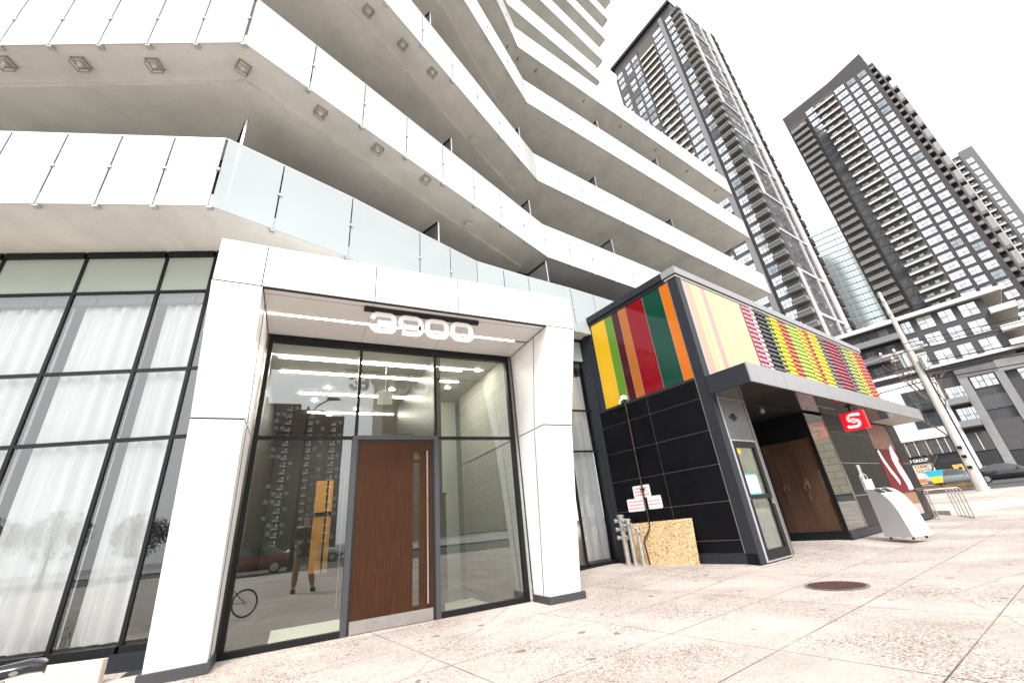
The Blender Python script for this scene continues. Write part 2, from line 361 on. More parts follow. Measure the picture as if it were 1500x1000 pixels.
for k in range(1, 19):
    pl = PLAN[k]; z = ZK(k); z1 = z+BAND*(1.08 if k == 1 else 1)
    # slab with a soffit stepped 5 cm down inside its outer rim
    sl = MB(); back = [(pl[-1][0], 24), (-9.8, 24)]
    outl = [Vector(p) for p in pl]+[Vector(p) for p in back]; n = len(outl)
    top = [(p.x, p.y, z+.20) for p in outl]; bot = [(p.x, p.y, z) for p in outl]
    sl.poly(top+bot, [tuple(range(n))], CONC); sl.poly(top+bot, [tuple(range(2*n-1, n-1, -1))], CONC)
    sl.poly(top+bot, [(i, i+n, (i+1) % n+n, (i+1) % n) for i in range(n)], EDGEW)
    shift(sl.build('balcony_slab'))
    if k in (2, 3, 4):
        front = [p for p in pl[:-2]] if k != 4 else pl[:-2]
        ins = inset(pl[:-1], .56)
        m_ = 2 if k != 4 else 3
        ins = ins[:m_]+[Vector((ins[m_].x-.35, ins[m_].y+.10))]
        inner = [(ins[0].x, 20)]+[(p.x, p.y) for p in ins]+[(ins[-1].x-.9, 20)]
        d_ = MB(); nn = len(inner)
        d_.poly([(x, y, z-.07) for x, y in inner]+[(x, y, z-.002) for x, y in inner], [tuple(range(nn-1,-1,-1))]+[(i, (i+1) % nn, (i+1) % nn+nn, i+nn) for i in range(nn)], CONC)
        shift(d_.build('soffit_drop'))
    # balustrade: handrail with its panes as sub-parts
    rail = MB(); edge = pl[:-1]+[pl[-1]]
    rp = [Vector((*p, z1+.012)) for p in inset(edge, .0)]
    for a, b in zip(rp, rp[1:]): rail.bar(a, b, .045, .03, ALU)
    ro = shift(rail.build('balustrade'))
    ro['label'] = 'thin aluminium handrail with frosted panes'
    rest = MB()
    for si, (a, b) in enumerate(zip(edge, edge[1:])):
        a, b = Vector(a), Vector(b); L = (b-a).length
        w0 = {0: .70}.get(si, .98) if k <= 2 else 1.05
        if si == len(edge)-2: w0 = 2
        cnt = max(1, round(L/w0))
        for i in range(cnt):
            p, q = a.lerp(b, i/cnt), a.lerp(b, (i+1)/cnt)
            if k == 1: mt = GLASS_LEFT if si == 0 else GLASS_B1
            else: mt = BAL
            mid = (p+q)/2
            if k <= 3 and mid.x < 12 and mid.x > -6:
                g = MB(); add_pane(g, p, q, z+(-.02 if k > 1 else -.02), z1, mt); o = g.build('glass_panel'); o.parent = ro
            else: add_pane(rest, p, q, z-.02, z1, mt, k <= 5)
    if rest.v:
        o = rest.build('glass_panel'); o.parent = ro; tag(o, kind='stuff')
    # set-back window wall
    wp = inset(pl[:-1], 1.75 if k > 1 else 1.6)
    wl = MB(); zt = ZK(k+1)
    wp = [Vector((wp[0].x, 16))]+wp+[Vector((wp[-1].x-.2, 20))]
    for a, b in zip(wp, wp[1:]):
        wl.poly([(a.x,a.y,z+.2),(b.x,b.y,z+.2),(b.x,b.y,zt),(a.x,a.y,zt)], [(0,1,2,3)], DARKWALL)
    shift(wl.build('window_wall'))
    mu = MB()
    for a, b in zip(wp[1:-1], wp[2:-1]):
        L = (b-a).length; c = max(1, round(L/1.15)); d = (b-a).normalized(); o_ = Vector((d.y, -d.x))*.03
        for i in range(c+1):
            p = a.lerp(b, i/c)+o_; mu.bar((p.x,p.y,z+.2),(p.x,p.y,zt-.06),.06,.06,FRAME)
        p, q = a+o_, b+o_
        mu.bar((p.x,p.y,z+2.2),(q.x,q.y,z+2.2),.05,.06,FRAME)
    shift(mu.build('window_mullion'))
# dividers between neighbouring balconies: frosted pane in a metal frame standing behind the handrail
DIVG = mat('divider_pane', (.10,.105,.105), .2, var=.1)
def divider(k, x, y, ang):
    z = ZK(k)+.2; d = dirv(ang); a = Vector((x,y,0)); b = a+d*1.35
    if k == 1: a, b = a*K1, b*K1
    g = MB(); g.bar(a+Vector((0,0,z)), a+Vector((0,0,z+1.85)), .03, .03, ALU); g.bar(a+Vector((0,0,z+1.85)), b+Vector((0,0,z+1.85)), .045, .045, FRAME)
    g.bar(b+Vector((0,0,z)), b+Vector((0,0,z+1.85)), .04, .04, FRAME)
    s_ = Vector((d.y,-d.x,0))*.006
    g.poly([a+s_+Vector((0,0,z)), b+s_+Vector((0,0,z)), b+s_+Vector((0,0,z+1.83)), a+s_+Vector((0,0,z+1.83)), a-s_+Vector((0,0,z)), b-s_+Vector((0,0,z)), b-s_+Vector((0,0,z+1.83)), a-s_+Vector((0,0,z+1.83))], [(0,1,2,3),(7,6,5,4)], DIVG)
    shift(g.build('balcony_divider'))
for k, x, y, a in [(1,-1.28,5.38,-18),(1,2.05,6.62,-25),(1,4.95,7.12,-12),(2,2.55,7.0,-25),(2,5.45,8.25,-15),(2,9.2,8.95,-10),(3,1.75,5.95,-30),(3,5.35,8.1,-10),(3,9.1,8.95,-10),(3,14.0,9.75,-9),
                   (4,5.4,7.85,-10),(4,9.6,8.6,-10),(4,13.5,9.2,-10),(2,13.3,9.6,-10)]:
    divider(k, x, y, a)
# bulkhead lamps in wire cages on the soffits
CAGE = mat('lamp_cage', (.30,.275,.24), .5, metal=.2); LAMPW = mat('lamp_lens', (.62,.60,.54), .3)
cg = MB()
for sx_, sy_ in ((-.11,-.11),(.11,-.11),(.11,.11),(-.11,.11)):
    cg.tube([(sx_,sy_,0),(sx_*.92,sy_*.92,-.11)], .006, CAGE, 6)
for z_ in (-.02, -.11):
    q = [(-.11,-.11,z_),(.11,-.11,z_),(.11,.11,z_),(-.11,.11,z_),(-.11,-.11,z_)]
    cg.tube(q[:2], .008, CAGE, 6); cg.tube(q[1:3], .008, CAGE, 6); cg.tube(q[2:4], .008, CAGE, 6); cg.tube(q[3:5], .008, CAGE, 6)
cg.box((-.08,-.08,-.02),(.08,.08,0),LAMPW); cg.tube([(0,0,-.015),(0,0,-.05),(0,0,-.10),(0,0,-.125)],[.05,.055,.04,.012],LAMPW,12)
lamp0 = cg.build('soffit_lamp'); first = True
for k, x, y in [(2,-4.62,6.55),(2,-3.66,6.17),(2,-2.69,5.79),(2,-1.49,5.34),(2,-.35,5.72),(2,.70,6.15),(2,1.77,6.57),(2,-5.6,7.0),(3,.27,5.39),(3,1.06,5.77),(3,1.83,6.12),(3,-.6,4.95)]:
    ang = R(-20) if x < -1.5 else R(25)
    o = lamp0 if first else inst(lamp0.data, 'soffit_lamp', None)
    first = False; o.location = (x, y, ZK(k)-.001); o.rotation_euler = (0,0,ang); o.scale = (.78,.78,.9); shift(o)
bk = MB(); bk.box((-.015,-.05,-.05),(.015,.05,0),CAGE); bk.tube([(0,-.05,-.02),(0,-.11,-.03)], .012, CAGE, 6); b0 = bk.build('hose_bracket'); first = True
for k, pts in {5: [(5.2,7.75),(5.75,8.0),(6.6,8.12),(9.1,8.45),(11.4,8.85),(13.9,9.25),(16.5,9.66),(19.2,10.1)], 6: [(5.7,8.15),(8.9,8.85),(9.4,8.95)]}.items():
    for x, y in pts:
        o = b0 if first else inst(b0.data, 'hose_bracket', None); first = False; o.location = (x, y+.12, ZK(k)-.001); shift(o)
cv = MB(); cv.box((-.1,-.1,-.02),(.1,.1,0),EDGEW)
c0 = cv.build('junction_cover'); c0.location = (3.15,7.6,ZK(2)-.072); shift(c0)
c1 = inst(c0.data, 'junction_cover', None, (3.4,7.5,ZK(3)-.072)); shift(c1)
# tower core that closes the building's back
core = MB(); core.box((-9.3,12.5,0),(6.4,23.5,60),DARKWALL); shift(core.build('core_wall'))

# ------------------------------------------------------------ entrance portal
por = empty('entrance_portal', (1.3, 5.7, 0), label='white panelled entrance frame leaning outwards round a glazed lobby with a brown door', cat='entrance')
PO = Vector((1.3, 5.7, 0))
def pshift(o, par=None):
    o.location = Vector(o.location)-PO; o.parent = por
    return o
XO0, XI0, XI1, XO1 = -1.113, -.625, 3.205, 3.715
ZT, ZS, ZKK = 4.365, 3.805, 2.355
YT, YK, YB, YGL = 4.835, 5.30, 5.70, 6.16
def yfront(z): return YT if z >= ZS else (YT+(ZS-z)/(ZS-ZKK)*(YK-YT) if z >= ZKK else YK+(ZKK-z)/ZKK*(YB-YK))
# inner reveal edges converge on the glass frame
def pier(x_out, x_in, side):
    g = MB(); gp = .008
    for z0, z1 in ((.09, ZKK-gp), (ZKK+gp, ZS-gp)):
        y0, y1 = yfront(z0), yfront(z1)
        # front face
        sgn = 1 if x_in > x_out else -1
        g.poly([(x_out,y0,z0),(x_in,y0,z0),(x_in,y1,z1),(x_out,y1,z1),(x_out,8.6,z0),(x_in,YGL-.02,z0),(x_in,YGL-.02,z1),(x_out,8.6,z1)],
               [(0,1,2,3),(1,5,6,2),(4,0,3,7)], WHITE)
    # dark joint behind the gaps
    g.poly([(x_out,yfront(ZKK)+.012,ZKK-.05),(x_in,yfront(ZKK)+.012,ZKK-.05),(x_in,yfront(ZKK)+.012,ZKK+.05),(x_out,yfront(ZKK)+.012,ZKK+.05)], [(0,1,2,3)], JOINT)
    sg = -.008 if side == 'l' else .008
    g.poly([(x_in+sg,yfront(ZKK)+.01,ZKK-.05),(x_in+sg,YGL-.03,ZKK-.05),(x_in+sg,YGL-.03,ZKK+.05),(x_in+sg,yfront(ZKK)+.01,ZKK+.05)], [(0,1,2,3)], JOINT)
    return pshift(g.build('portal_pier', recalc=False))
pier(XO0, XI0, 'l'); pier(XO1, XI1, 'r')
for x, s_ in ((XI1,-.003),(XI0,.003)):                      # fine panel seams on the two reveals
    jl = MB()
    pts = [(x+s_, yfront(z)+(YGL-yfront(z))*.33, z) for z in (.1, ZKK-.02)]; jl.bar(pts[0], pts[1], .006, .006, JOINT)
    pts = [(x+s_, yfront(z)+(YGL-yfront(z))*.33, z) for z in (ZKK+.02, ZS-.01)]; jl.bar(pts[0], pts[1], .006, .006, JOINT)
    pshift(jl.build('panel_seam'))
fa = MB(); seams = [XO0, XI0-.01, .63, 1.768, XI1-.03, XO1]
for a, b in zip(seams, seams[1:]):
    fa.poly([(a+.006,YT,ZS+.004),(b-.006,YT,ZS+.004),(b-.006,YT,ZT),(a+.006,YT,ZT),(a+.006,8.6,ZT),(b-.006,8.6,ZT)], [(0,1,2,3),(3,2,5,4)], WHITE)
fa.box((XO0+.01,YT+.012,ZS-.01),(XO1-.01,YT+.05,ZT-.01),JOINT)
fa.poly([(XO1-.006,YT,ZS+.004),(XO1-.006,8.6,ZS+.004),(XO1-.006,8.6,ZT),(XO1-.006,YT,ZT)],[(0,1,2,3)],WHITE)
fa.poly([(XO0+.006,8.6,ZS+.004),(XO0+.006,YT,ZS+.004),(XO0+.006,YT,ZT),(XO0+.006,8.6,ZT)],[(0,1,2,3)],WHITE)
pshift(fa.build('fascia', recalc=False))
sf = MB()
ys = [(YT+.002,4.998),(5.006,5.485),(5.525,YGL-.02)]
for i, (a, b) in enumerate(ys):
    for c, d in zip([XI0+.01,.63,1.768],[.626,1.764,XI1-.01]):
        sf.poly([(c,a,ZS),(c,b,ZS),(d,b,ZS),(d,a,ZS)],[(0,1,2,3)],SOFFIT_PANEL)
sf.box((XI0+.005,YT+.02,ZS+.01),(XI1-.005,YGL,ZS+.03),JOINT)
pshift(sf.build('portal_soffit', recalc=False))
ls = MB(); ls.box((XI0+.02,5.490,ZS-.004),(2.96,5.520,ZS+.008),LGT); pshift(ls.build('light_strip'))
for a, b in ((XO0-.03, XI0+.03), (XI1-.03, XO1+.05)):
    pb = MB()
    pb.prism([(a,YB-.06),(b,YB-.06),(b,YGL-.04),(a,YGL-.04)], lambda u, v, t: (u, v, t), -.02, .09, mat('dark_plinth', (.045,.045,.05), .5))
    pshift(pb.build('portal_plinth'))
GX0, GX1 = -.60, 3.15
fr = MB(); y0, y1 = YGL, YGL+.09
fr.box((GX0,y0,0),(GX0+.055,y1,ZS),FRAME); fr.box((GX1-.06,y0,0),(GX1,y1,ZS),FRAME); fr.box((GX0+.055,y0,ZS-.10),(GX1-.06,y1,ZS),FRAME)
fr.box((GX0+.055,y0-.002,0),(.60,y1,.065),FRAME); fr.box((1.83,y0-.002,0),(GX1-.06,y1,.065),FRAME)
fr.box((GX0+.055,y0+.002,2.325),(.60,y1,2.362),FRAME); fr.box((1.83,y0+.002,2.325),(GX1-.06,y1,2.362),FRAME)
fr.box((.625,y0+.002,2.37),(.665,y1,ZS-.10),FRAME); fr.box((1.775,y0+.002,2.37),(1.815,y1,ZS-.10),FRAME)
pshift(fr.build('glazing_frame'))
df = MB(); df.box((.60,y0-.012,0),(.668,y1,2.37),DOORFRAME); df.box((1.762,y0-.012,0),(1.83,y1,2.37),DOORFRAME); df.box((.668,y0-.012,2.31),(1.762,y1,2.37),DOORFRAME)
df.box((.668,y0+.006,0),(.695,y1,2.31),BLACK); df.box((1.735,y0+.006,0),(1.762,y1,2.31),BLACK); df.box((.695,y0+.006,2.285),(1.735,y1,2.31),BLACK)
pshift(df.build('door_frame'))
for a, b, c, d in ((GX0+.055,.60,.065,2.325),(1.83,GX1-.06,.065,2.325),(GX0+.055,.625,2.362,ZS-.1),(.665,1.775,2.37,ZS-.1),(1.815,GX1-.06,2.362,ZS-.1)):
    g = MB(); g.poly([(a,y0+.04,c),(b,y0+.04,c),(b,y0+.04,d),(a,y0+.04,d)],[(0,1,2,3)],GLD); pshift(g.build('glass_pane', recalc=False))
WOOD = wood_mat('brown_door_veneer', (.024,.0085,.003), (.064,.0235,.009), .4)
dr = MB(); dx0, dx1, dz0, dz1, ya, yb = .698, 1.732, .145, 2.283, y0+.012, y0+.06
s0, s1, t0, t1 = 1.455, 1.545, .19, 2.13                     # vision slit
dr.box((dx0,ya,dz0),(s0,yb,dz1),WOOD); dr.box((s1,ya,dz0),(dx1,yb,dz1),WOOD); dr.box((s0,ya+.001,dz0),(s1,yb,t0),WOOD); dr.box((s0,ya+.001,t1),(s1,yb,dz1),WOOD)
dr.box((s0,ya+.003,1.985),(s1,yb,2.02),WOOD)
door = pshift(dr.build('entrance_door'))
def sub(g, name, par): o = g.build(name); o.parent = par; return o
g = MB(); g.poly([(s0,ya+.02,t0),(s1,ya+.02,t0),(s1,ya+.02,t1),(s0,ya+.02,t1)],[(0,1,2,3)],GLD); sub(g, 'vision_slit', door)
g = MB(); g.box((dx0+.004,ya-.004,.008),(dx1-.004,yb,.143),STEEL); sub(g, 'kick_plate', door)
g = MB(); g.box((1.635,ya-.06,.20),(1.655,ya-.035,2.14),STEEL)
for z_ in (.45, 1.9): g.box((1.638,ya-.036,z_),(1.652,ya,z_+.03),STEEL)
sub(g, 'handle', door)

# ------------------------------------------------------------ lobby seen through the entrance glass
def bshift(g, name, **k): return shift(g.build(name, **k))
STONE = brick_mat('lobby_stone', (.66,.65,.60), (.59,.58,.53), (.44,.43,.40), 1.4, .12, .004, .6, .37)
FLOORD = mat('lobby_floor', (.06,.064,.06), .22, var=.15, scale=2)
LCEIL = mat('lobby_ceiling', (.50,.47,.42), .5)
OAK = wood_mat('lit_oak_panel', (.55,.26,.07), (.72,.38,.12), .5)
DARKIN = mat('lobby_dark_wall', (.05,.05,.048), .5)
g = MB(); g.box((-1.4,6.27,-.04),(3.3,13,.004),FLOORD); bshift(g, 'lobby_floor')
g = MB(); g.box((-1.4,6.27,3.80),(3.3,13,3.85),LCEIL); bshift(g, 'lobby_ceiling')
g = MB(); g.box((3.10,6.27,0.005),(3.25,8.7,3.79),STONE); g.box((3.092,6.27,2.30),(3.099,8.7,2.315),JOINT); bshift(g, 'lobby_side_wall')
g = MB(); g.box((-1.4,12.4,.005),(3.3,12.5,3.79),DARKIN); g.box((-.75,6.27,.005),(-.66,12.4,3.79),DARKIN); bshift(g, 'lobby_back_wall')
g = MB(); g.box((2.1,9.0,.005),(3.095,9.1,3.79),mat('lobby_pale_wall',(.55,.58,.54),.5)); bshift(g, 'lobby_inner_wall')
g = MB(); g.box((2.42,8.955,.006),(2.80,8.99,1.75),BLACK); g.box((2.40,8.95,1.75),(2.82,8.99,1.79),FRAME); bshift(g, 'inner_door')
g = MB(); g.box((.30,9.5,.55),(.62,9.58,2.2),OAK); g.box((.28,9.47,1.55),(.64,9.5,1.60),FRAME); g.box((.5,9.465,.55),(.53,9.5,2.2),FRAME); g.box((.95,9.4,.3),(1.3,9.5,2.75),OAK); g.box((1.55,11,.3),(2.05,11.1,2.8),OAK); bshift(g, 'oak_panel')
g = MB(); g.box((1.85,6.32,.005),(1.93,9.4,3.79),FRAME); g.box((.70,7.9,2.75),(1.9,7.96,2.80),FRAME); bshift(g, 'inner_glazing_frame')
g = MB(); g.tube([(.62,7.1,.2),(.62,7.1,2.05)], .012, STEEL, 8); bshift(g, 'inner_door_handle')
for i, (y, a, b) in enumerate(((6.95,-.5,2.55),(7.6,-.5,2.7),(8.8,-.2,2.0),(10.2,0,1.9))):
    g = MB(); g.box((a,y,3.79),(b,y+.05,3.80),LGL); bshift(g, 'lobby_light_strip')
dl = MB(); dl.tube([(0,0,0),(0,0,-.012)], .045, LGL, 12); d0 = dl.build('lobby_downlight'); fst = True
for x, y in ((.1,9.3),(.45,10.4),(2.85,6.9),(1.0,9.8),(1.5,8.3),(2.6,8.0),(.3,8.4)):
    o = d0 if fst else inst(d0.data, 'lobby_downlight', None); fst = False; o.location = (x, y, 3.797); shift(o)
g = MB(); g.box((0,0,0),(1.55,1.05,.012),mat('door_mat',(.80,.80,.74),.9)); o = g.build('door_mat'); o.location = (-.15,6.45,.006)
tag(o, 'pale mat lying on the lobby floor left of the brown door', 'mat')
o = inst(o.data, 'door_mat', None, (1.9,6.5,.006)); o.scale = (.5,.75,1); tag(o, 'short pale mat on the lobby floor right of the brown door', 'mat')
ex = empty('hanging_sign', (1.16,7.0,3.3), label='small white blank sign hanging on a rod from the lobby ceiling', cat='sign')
g = MB(); g.box((-.12,-.015,-.22),(.12,.015,0),mat('sign_white',(.7,.7,.66),.5)); g.build('sign_plate', ex)
g = MB(); g.tube([(0,0,0),(0,0,.49)], .008, ALU, 6); g.tube([(0,0,.47),(0,0,.495)], .05, ALU, 10); g.box((-.09,-.01,0),(.09,.01,.025),ALU); g.build('rod', ex)

# ------------------------------------------------------------ house number
num = empty('house_number', (1.32, 5.0, 3.80), label='white block numerals 3900 hanging under the entrance soffit from a black bar', cat='sign')
g = MB(); g.box((-.80,-.03,-.055),(.80,.03,-.002),BLACK); g.build('mounting_bar', num)
SIGNW = mat('white_numeral', (.86,.86,.86), .35)
def rrect(x0, y0, x1, y1, r, n=5):
    pts = []
    for cx, cy, a0 in ((x1-r,y1-r,0),(x0+r,y1-r,90),(x0+r,y0+r,180),(x1-r,y0+r,270)):
        for i in range(n+1):
            a = R(a0+90*i/n); pts.append((cx+r*math.cos(a), cy+r*math.sin(a)))
    return pts
def stroke(path, w):
    """flat ribbon with mitred joints, as a closed outline"""
    P = [Vector(p) for p in path]; Lf, Rt = [], []
    for i, p in enumerate(P):
        d0 = (p-P[i-1]).normalized() if i else (P[1]-p).normalized(); d1 = (P[i+1]-p).normalized() if i < len(P)-1 else d0
        t = (d0+d1).normalized(); nn = Vector((-t.y, t.x)); k = w/2/max(.4, nn.dot(Vector((-d0.y, d0.x))))
        Lf.append(p+nn*k); Rt.append(p-nn*k)
    return Lf, Rt
def ribbon(g, path, w, fn, t0, t1, material):
    Lf, Rt = stroke(path, w)
    n = len(path); vs = [fn(q.x,q.y,t0) for q in Lf]+[fn(q.x,q.y,t0) for q in Rt]+[fn(q.x,q.y,t1) for q in Lf]+[fn(q.x,q.y,t1) for q in Rt]
    fs = []
    for i in range(n-1):
        fs += [(i,i+1,n+i+1,n+i),(2*n+i,3*n+i,3*n+i+1,2*n+i+1),(i,2*n+i,2*n+i+1,i+1),(n+i,n+i+1,3*n+i+1,3*n+i)]
    fs += [(0,n,3*n,2*n),(n-1,3*n-1,4*n-1,2*n-1)]
    g.poly(vs, fs, material)
def arc(cx, cy, r, a0, a1, n=6): return [(cx+r*math.cos(R(a0+(a1-a0)*i/n)), cy+r*math.sin(R(a0+(a1-a0)*i/n))) for i in range(n+1)]
DW, DH, sw = .338, .30, .064
fnd = lambda u, v, t: (u, t, v)
def digit(ch):
    g = MB(); w2, h = DW-sw/2, DH-sw/2; a = sw/2; r = .075
    if ch == '0':
        p = arc(w2-r,h-r,r,90,0)+arc(w2-r,a+r,r,0,-90)+arc(a+r,a+r,r,-90,-180)+arc(a+r,h-r,r,180,90); p = p+[p[0],p[1]]
        ribbon(g, p[:-1], sw, fnd, -.012, .012, SIGNW)
    elif ch == '9':
        m_ = DH*.43; r2 = .06
        p = [(w2,m_)]+[(a+r2,m_)]+arc(a+r2,m_+r2,r2,-90,-180)+arc(a+r2,h-r2,r2,180,90)+arc(w2-r,h-r,r,90,0)+arc(w2-r,a+r,r,0,-90)+[(a+.02,a)]
        ribbon(g, p, sw, fnd, -.012, .012, SIGNW)
    elif ch == '3':
        m_ = DH*.5; r2 = .055
        ribbon(g, [(a-.01,h-.075),(a+.012,h-.03),(a+.05,h)]+arc(w2-r2,h-r2,r2,90,0)+[(w2,m_+.03),(w2-.03,m_)], sw, fnd, -.012, .012, SIGNW)
        ribbon(g, [(.10,m_),(w2-.03,m_),(w2,m_-.03)]+arc(w2-r2,a+r2,r2,0,-90)+[(a+.05,a),(a+.012,a+.03),(a-.01,a+.075)], sw, fnd, -.0115, .0115, SIGNW)
    return g
for i, ch in enumerate('3900'):
    o = digit(ch).build('numeral', num); o.location = (-.72+i*.3635, 0, -.058-DH)

# ------------------------------------------------------------ glazed walls with sheer curtains either side of the entrance
def curtain_mesh(wd, h, waves, amp, seed):
    r = random.Random(seed); g = MB(); n = waves*8; ph = [r.uniform(.7, 1.3) for _ in range(waves+1)]
    for i in range(n):
        row = []
        for j in (i, i+1):
            u = j/n; a = amp*math.sin(u*waves*2*math.pi)*ph[int(u*waves)]+.35*amp*math.sin(u*waves*4.6+seed)
            row.append((u*wd, a))
        (x0,y0),(x1,y1) = row; s_ = .93
        g.poly([(x0,y0,0),(x1,y1,0),(x1*.985,y1*s_,h),(x0*.985,y0*s_,h)], [(0,1,2,3)], CURT)
    return g
SPAN = mat('spandrel_glass', (.45,.52,.47), .12, var=.05, scale=.6)
def curtain_wall(name, loc, az, label, bays, z0, rows, ztop, depth_back, x_end, curts, xpane0):
    cw = empty(name, loc, az, label, 'curtain wall')
    g = MB()
    for x in bays: g.box((x-.020,.004,z0),(x+.020,.07,ztop),FRAME)
    g.build('mullion', cw)
    g = MB(); x0, x1 = min(bays), max(bays)
    for z in rows:
        for a, b in zip(sorted(bays), sorted(bays)[1:]): g.box((a+.020,.007,z-.020),(b-.020,.06,z+.020),FRAME)
    for a, b in zip(sorted(bays), sorted(bays)[1:]):
        g.box((a+.020,-.026,z0-.065),(b-.020,.06,z0+.005),FRAME); g.box((a+.020,-.026,ztop-.08),(b-.020,.06,ztop),FRAME)
    g.build('transom', cw)
    lv = [z0+.005]+[r for r in rows]+[ztop-.08]
    for a, b in zip(sorted(bays), sorted(bays)[1:]):
        for c, d in zip(lv, lv[1:]):
            g = MB(); last = d == lv[-1]
            c_, d_ = c+(.025 if c in rows else 0), d-(.025 if d in rows else 0)
            g.poly([(a+.020,.02,c_),(b-.020,.02,c_),(b-.020,.02,d_),(a+.020,.02,d_)], [(0,1,2,3)], SPAN if last else GL)
            g.build('spandrel_panel' if last else 'glass_pane', cw, recalc=False)
    g = MB(); g.box((x0-.05,-.02,0),(x1+.02,.10,z0-.067),FRAME); g.build('base_panel', cw)
    g = MB()                                                # bulkhead and blind track just inside the top panes
    top = rows[-1]
    TR = mat('ceiling_track',(.10,.105,.105),.5)
    g.box((x0,.085,top-.15),(x1,.10,top-.02),TR)
    for i in range(int((x1-x0)/.62)): g.box((x0+.62*i+.2,.075,top-.15),(x0+.62*i+.23,.084,top-.02),FRAME)
    g.box((x0,.075,top-.165),(x1,.11,top-.15),FRAME)
    g.build('curtain_track', cw)
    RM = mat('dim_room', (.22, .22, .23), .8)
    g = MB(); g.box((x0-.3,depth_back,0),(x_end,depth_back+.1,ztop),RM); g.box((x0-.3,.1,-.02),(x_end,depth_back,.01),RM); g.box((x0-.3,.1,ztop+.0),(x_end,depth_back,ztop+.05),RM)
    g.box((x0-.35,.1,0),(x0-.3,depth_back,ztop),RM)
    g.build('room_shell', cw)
    return cw
Lb = Vector((-1.23, 6.10, 0)); AZC = 109.877
bl = [-4.95,-3.93,-2.91,-1.895,-.865,-.225,.22]
cwL = curtain_wall('glazed_wall', Lb, AZC, 'black framed glazed wall with tall white curtains left of the entrance', bl, .28, [2.35,3.23,4.39], 5.04, 3.2, -.75, None, 0)
eL = dirv(AZC); iL = Vector((-eL.y, eL.x, 0))
def hang(eax, ori, iax, az, x, wd, z0, h, waves, seed, label, grp, dep=.145):
    o = curtain_mesh(wd, h, waves, .032, seed).build('curtain', smooth=True, recalc=False)
    o.location = ori+eax*x+iax*dep+Vector((0,0,z0)); o.rotation_euler = (0,0,R(90-az)); tag(o, label, 'curtain', grp)
    if az > 100: rescale(o, K1)
GRP = 'sheer curtains behind the glazed walls'
for i, (x, wd, wv, lb) in enumerate([(-4.84,.89,5,'sheer white curtain in the leftmost bay of the left glazed wall'),(-3.82,.89,5,'sheer white curtain in the second bay from the left edge of the photo'),
        (-2.80,.89,5,'wide sheer white curtain in the middle bay of the left glazed wall'),(-1.78,.89,5,'wide sheer white curtain in the bay beside the narrow one by the entrance'),
        (-.77,.52,3,'narrow sheer white curtain in the last full bay before the entrance pier'),(.03,.4,3,'sliver of sheer curtain half hidden behind the left entrance pier')]):
    hang(eL, Lb, iL, AZC, x, wd, .30, 3.95, wv, i+1, lb, GRP)
Rb = Vector((3.9, 8.1, 0))
cwR = curtain_wall('glazed_wall', Rb, 90, 'narrow black framed glazed wall with curtains between the entrance and the shop', [-.3,.62,1.66,2.98], .15, [2.46,3.44,4.74], 5.40, 2.6, 3.0, None, 0)
for x, wd, wv, sd_, lb in ((.72,.72,4,11,'sheer white curtain just right of the right entrance pier, in the darker bay'),(1.78,.62,3,12,'sheer white curtain beside the black tiled shop wall')):
    hang(Vector((1,0,0)), Rb, Vector((0,1,0)), 90, x, wd, .18, 4.2, wv, sd_, lb, GRP, .17)

# ------------------------------------------------------------ low stone ledge and black corner box at the left
BEIGE = mat('beige_stone', (.52,.46,.40), .75, var=.1, scale=5, bump=.15)
led = MB(); led.prism([(-4.6,-.03),(-4.6,-.75),(-1.15,-.42),(-.27,-.10),(-.27,-.03)], lambda u, v, t: Lb+eL*u+iL*v+Vector((0,0,t)), -.02, .205, BEIGE)
o = led.build('stone_ledge', bevel=.012); tag(o, 'low beige stone ledge under the left glazed wall', 'ledge')
g = MB(); g.prism([(-.26,-.06),(.12,-.06),(.12,.0),(-.26,0)], lambda u, v, t: Lb+eL*u+iL*v+Vector((0,0,t)), 0, .225, NAVY)
o = g.build('base_cover'); o.parent = cwL; o.matrix_parent_inverse = (Matrix.Translation(Lb) @ Matrix.Rotation(R(90-AZC), 4, 'Z')).inverted()
rescale(cwL, K1)

# ------------------------------------------------------------ low shop building with coloured glass panels
shop = empty('shop_building', C0, AZF, 'low dark shop building with striped coloured panels above and black tiles below', 'building')
# local axes: x along the street front, y into the building; the side wall runs along +y (1.3 degrees of skew ignored)
SD = 3.05; SL = 12.36
LAV = mat('lavender_lit_edge', (.42,.41,.47), .35, var=.05)  # paler tone puts the lit corner edge into the colour
def sb(g, name, par=None, **k): return g.build(name, par or shop, **k)
g = MB(); g.box((.02,.03,0),(1.30,SD+.5,3.5),NAVY); g.box((.02,.03,3.5),(SL-.02,SD+2.2,6.0),NAVY); sb(g, 'wall_core')
g = MB()                                                    # black tiles on the side wall, laid in courses
zs_ = [.18,.40,1.077,1.757,2.43,3.10,3.50]
for a, b in zip(zs_, zs_[1:]):
    for c, d in ((.225,1.53),(1.545,SD)): g.box((-.012,c,a+.006),(.018,d,b-.006),BLACKTILE)
sb(g, 'black_tile_cladding')
g = MB(); g.box((.0,.22,.18),(.019,SD,3.50),GROUT); g.box((-.016,.212,.18),(.012,.224,6.0),GROUT); sb(g, 'tile_joint')
g = MB(); g.box((-.02,0,0),(.02,SD,.175),NAVY); sb(g, 'side_plinth')
g = MB(); g.box((-.02,-.02,0.0),(.20,.21,6.02),NAVY); sb(g, 'corner_post')
g = MB(); g.box((.19,-.028,0),(.222,.02,6.0),LAV); sb(g, 'lit_corner_edge')
g = MB(); g.box((-.025,.225,3.502),(.02,SD+.05,3.56),NAVY); g.box((-.03,SD,0),(.05,SD+.14,6.02),NAVY); sb(g, 'side_frame')
